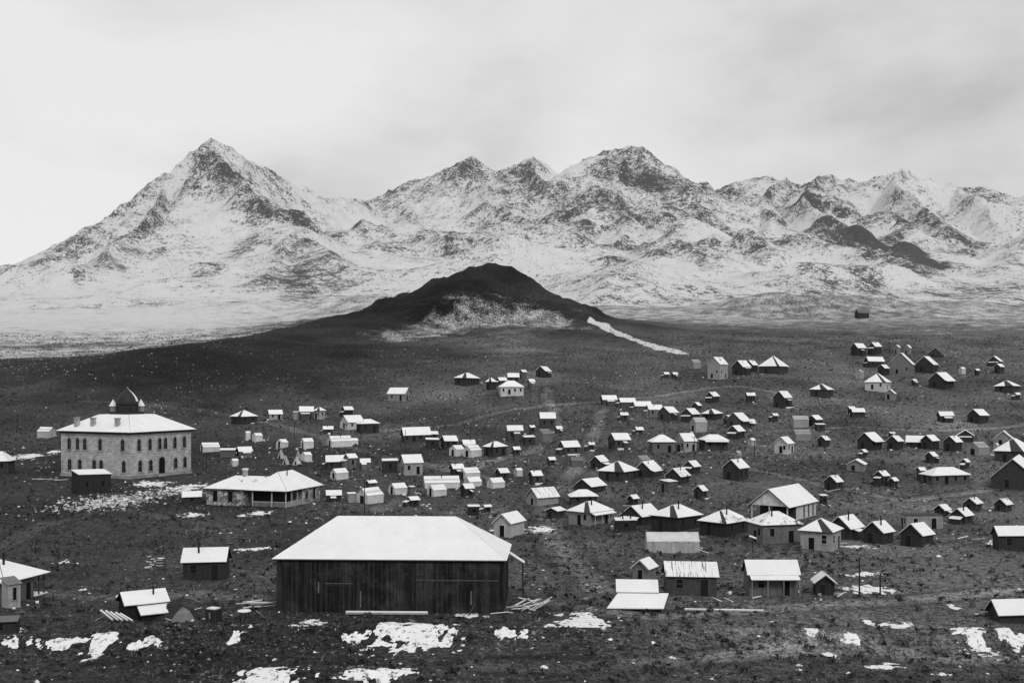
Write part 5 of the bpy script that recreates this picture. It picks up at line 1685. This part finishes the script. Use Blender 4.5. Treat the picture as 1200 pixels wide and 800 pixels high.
# snow patches: thin ragged sheets whose edges dive under the soil
for cx, cy, rx, ry, label in SNOW_PATCHES:
    ry = max(ry * .85, .9); rx = max(rx * .92, .7)
    st = max(.12, min(rx, ry) / 22)
    xs = np.arange(-1.5 * rx, 1.5 * rx + st, st); ys = np.arange(-1.5 * ry, 1.5 * ry + st, st * 1.3)
    px_, py_ = np.meshgrid(xs, ys)
    X, Y = cx + px_, cy + py_
    sk = .25 * rx * np.sin(px_ / rx * 2 + cx)
    e = np.hypot(px_ / rx, (py_ - sk * .4) / ry)
    f1 = 1.0 - e + 1.3 * (fbm(X / (rx * .4 + .4), Y / (ry * .4 + .4), 4, 401) - .5) + 2.4 * (fbm(X / .7, Y / 1.0, 5, 411, .62) - .5) - .2
    Z = gz(X, Y) + np.clip(.14 * f1, -.12, .10) + .03 * (fbm(X / .5, Y / .5, 2, 421) - .5)
    F = grid_faces(len(xs), len(ys))
    keep = (f1.ravel()[F] > -.05).any(1)
    if not keep.any():
        continue
    o = big_mesh('snow_patch', np.stack([X - cx, Y - cy, Z - float(gz(cx, cy))], -1).reshape(-1, 3), F[keep], DIRTY, True)
    o.location = (cx, cy, float(gz(cx, cy)))
    tag(o, label, 'snow patch')


# ---------------------------------------------------------------- scrub, flecks of snow and loose stones
FT = np.array(FOOT)


def clear_of(x, y):
    ok = np.ones(len(x), bool)
    for fx, fy, fr in FT:
        ok &= (x - fx) ** 2 + (y - fy) ** 2 > fr * fr
    for cx, cy, rx, ry, _ in SNOW_PATCHES:
        ok &= ((x - cx) / (rx * 1.05)) ** 2 + ((y - cy) / (max(ry, 1) * 1.05)) ** 2 > 1
    return ok


def scatter_points(n, y0, y1, power, spread=.56, seed=1):
    r = np.random.default_rng(seed)
    t = r.random(n)
    y = (y0 ** power + t * (y1 ** power - y0 ** power)) ** (1 / power)
    x = (r.random(n) * 2 - 1) * (spread * y + 12)
    return x, y, r


def instances(name, protos, x, y, size, mat, label, seed, sink=.05, smooth=False):
    r = np.random.default_rng(seed)
    VV, FF, base = [], [], 0
    z = gz(x, y)
    which = r.integers(0, len(protos), len(x))
    ang = r.random(len(x)) * 6.283
    sq = .75 + .5 * r.random(len(x))
    for k, (pv, pf) in enumerate(protos):
        i = np.where(which == k)[0]
        c, s_ = np.cos(ang[i])[:, None], np.sin(ang[i])[:, None]
        sz = size[i][:, None]
        vx = (pv[None, :, 0] * c - pv[None, :, 1] * s_) * sz + x[i][:, None]
        vy = (pv[None, :, 0] * s_ + pv[None, :, 1] * c) * sz + y[i][:, None]
        vz = pv[None, :, 2] * sz * sq[i][:, None] + z[i][:, None] - sink * sz
        VV.append(np.stack([vx, vy, vz], -1).reshape(-1, 3))
        FF.append((pf[None] + (np.arange(len(i)) * len(pv))[:, None, None]).reshape(-1, pf.shape[1]) + base)
        base += len(i) * len(pv)
    o_ = big_mesh(name, np.vstack(VV), np.vstack(FF), mat, smooth)
    tag(o_, label, None, None, 'stuff')
    return o_


def shrub_proto(seed):
    r = np.random.default_rng(seed)
    V, F = [], []
    for k in range(11):
        a, l = r.random() * 6.283, .35 + .35 * r.random()
        c = np.array([math.cos(a) * l * .6, math.sin(a) * l * .6, .15 + .35 * r.random()])
        d1 = r.normal(size=3); d1 /= np.linalg.norm(d1); d2 = np.cross(d1, r.normal(size=3)); d2 /= np.linalg.norm(d2)
        q = .16 + .14 * r.random()
        b = len(V)
        V += [c + d1 * q, c - d1 * q * .5 + d2 * q, c - d1 * q * .6 - d2 * q]
        F.append((b, b + 1, b + 2))
    return np.array(V), np.array(F)


def stone_proto(seed):
    r = np.random.default_rng(seed)
    V = np.array([(1, 0, .1), (0, 1, .1), (-1, 0, .1), (0, -1, .1), (0, 0, .75), (.6, .6, .4), (-.6, -.5, .45)], float) * (.5 * (.7 + .6 * r.random((7, 1))))
    F = np.array([(0, 5, 4), (0, 1, 5), (1, 4, 5), (1, 2, 4), (2, 6, 4), (2, 3, 6), (3, 4, 6), (3, 0, 4)])
    return V, F


SHR = [shrub_proto(i) for i in range(6)]
STN = [stone_proto(i) for i in range(5)]


def speckle_mat(name, lo, hi, cell):
    m, t, b = base_mat(name, .95)
    n = noise(t, pos(t), cell, 2, .5)
    t.links.new(math_n(t, 'ADD', lo, math_n(t, 'MULTIPLY', step_n(t, n, .3, .7), hi - lo)), b.inputs['Base Color'])
    return m


x, y, r = scatter_points(46000, 88, 700, 1.3, seed=5)
dens = fbm(x / 18, y / 18, 4, 501)
k = clear_of(x, y) & (dens + .35 * r.random(len(x)) > .55)
x, y = x[k], y[k]
instances('sagebrush', SHR, x, y, .35 + .75 * r.random(len(x)) ** 2, speckle_mat('sage', .018, .10, .9), 'low dark sagebrush scattered over the slopes', 6)
x, y, r = scatter_points(22000, 88, 620, 1.3, seed=8)
k = clear_of(x, y) & (fbm(x / 22, y / 22, 4, 511) + .3 * r.random(len(x)) > .6)
x, y = x[k], y[k]
instances('loose_stones', STN, x, y, .12 + .45 * r.random(len(x)) ** 3, speckle_mat('stone_speckle', .06, .28, .7), 'small loose stones strewn over the ground', 9, .1)
x, y, r = scatter_points(11000, 92, 600, 1.3, seed=12)
k = clear_of(x, y) & (fbm(x / 26, y / 26, 4, 521) + .25 * r.random(len(x)) > .62)
x, y = x[k], y[k]
instances('snow_flecks', STN, x, y, .15 + .75 * r.random(len(x)) ** 3, SNOW, 'small scraps of leftover snow in the scrub', 13, .18)
# rubble left by the builders beside the school, rocks on the near banks and on the dugout roof line
r = np.random.default_rng(21)
n = 900
x = -90 + r.normal(size=n) * 5.2; y = 247.0 + r.normal(size=n) * 7.5
x2 = -80.5 + r.normal(size=260) * 4.5; y2 = 262.5 + r.normal(size=260) * 4.0
x, y = np.concatenate([x, x2]), np.concatenate([y, y2])
instances('building_rubble', STN, x, y, .35 + .8 * r.random(len(x)) ** 2, speckle_mat('rubble_speckle', .2, .75, .8), 'pale heap of building rubble below the stone school', 22, .1)
n = 2600
x = r.uniform(-55, 48, n); y = 112.5 + r.normal(size=n) * 3.0
x2 = r.uniform(-30, -6, 500); y2 = 97 + r.normal(size=500) * 3
x, y = np.concatenate([x, x2]), np.concatenate([y, y2])
k = clear_of(x, y)
x, y = x[k], y[k]
instances('bank_rocks', STN, x, y, .12 + .5 * r.random(len(x)) ** 3, speckle_mat('bank_speckle', .03, .22, 1.2), 'dark broken rocks along the near banks', 23, .1)

# dry bunch grass on the near ground
def tuft_proto(seed):
    r_ = np.random.default_rng(seed)
    V, F = [], []
    for k_ in range(7):
        a = r_.random() * 6.283
        bx, by = .12 * math.cos(a) * r_.random(), .12 * math.sin(a) * r_.random()
        lean = .35 + .4 * r_.random()
        b0 = len(V)
        V += [(bx - .05 * math.sin(a), by + .05 * math.cos(a), 0), (bx + .05 * math.sin(a), by - .05 * math.cos(a), 0), (bx + lean * math.cos(a) * .6, by + lean * math.sin(a) * .6, .5 + .3 * r_.random())]
        F.append((b0, b0 + 1, b0 + 2))
    return np.array(V), np.array(F)


TUF = [tuft_proto(i) for i in range(5)]
x, y, r = scatter_points(26000, 90, 260, 1.2, seed=41)
k = clear_of(x, y) & (fbm(x / 14, y / 14, 4, 531) + .3 * r.random(len(x)) > .58)
x, y = x[k], y[k]
instances('dry_grass', TUF, x, y, .25 + .45 * r.random(len(x)), speckle_mat('dry_grass', .05, .2, .5), 'dry bunch grass on the near ground', 42, .02)
# boards, poles and scraps lying about the yards
def plank_proto(l, w, t, tilt):
    m = M().box(-l / 2, l / 2, -w / 2, w / 2, .05, .05 + t)
    V = np.array(m.v, float)
    V[:, 2] += V[:, 0] * tilt + max(0, tilt * l / 2)
    F = np.array([q for f in m.f for q in ((f[0], f[1], f[2]), (f[0], f[2], f[3]))])
    return V, F


r = np.random.default_rng(31)
PL = [plank_proto(3.2, .22, .12, .03), plank_proto(1.8, .4, .1, .12), plank_proto(1.1, .8, .5, 0), plank_proto(2.4, .15, .15, .3), plank_proto(.8, .6, .7, 0)]
b_ = np.array([q for q in FOOT if q[1] < 520])
i = r.integers(0, len(b_), 1500)
ang = r.random(1500) * 6.283
rad = b_[i, 2] * (.85 + 1.0 * r.random(1500) ** 1.5) + .3
x, y = b_[i, 0] + rad * np.cos(ang), b_[i, 1] + rad * np.sin(ang)
k = clear_of(x, y) | (r.random(len(x)) < .15)
x, y = x[k], y[k]
h_ = len(x) // 3
instances('yard_litter', PL, x[h_:], y[h_:], .35 + .6 * r.random(len(x) - h_), speckle_mat('litter_wood', .02, .3, .25), 'weathered boards and scraps lying about the yards', 32, .02)
instances('snowy_litter', PL, x[:h_], y[:h_], .3 + .6 * r.random(h_) ** 2, SNOW, 'snow-covered boards and scraps lying about the yards', 33, .02)
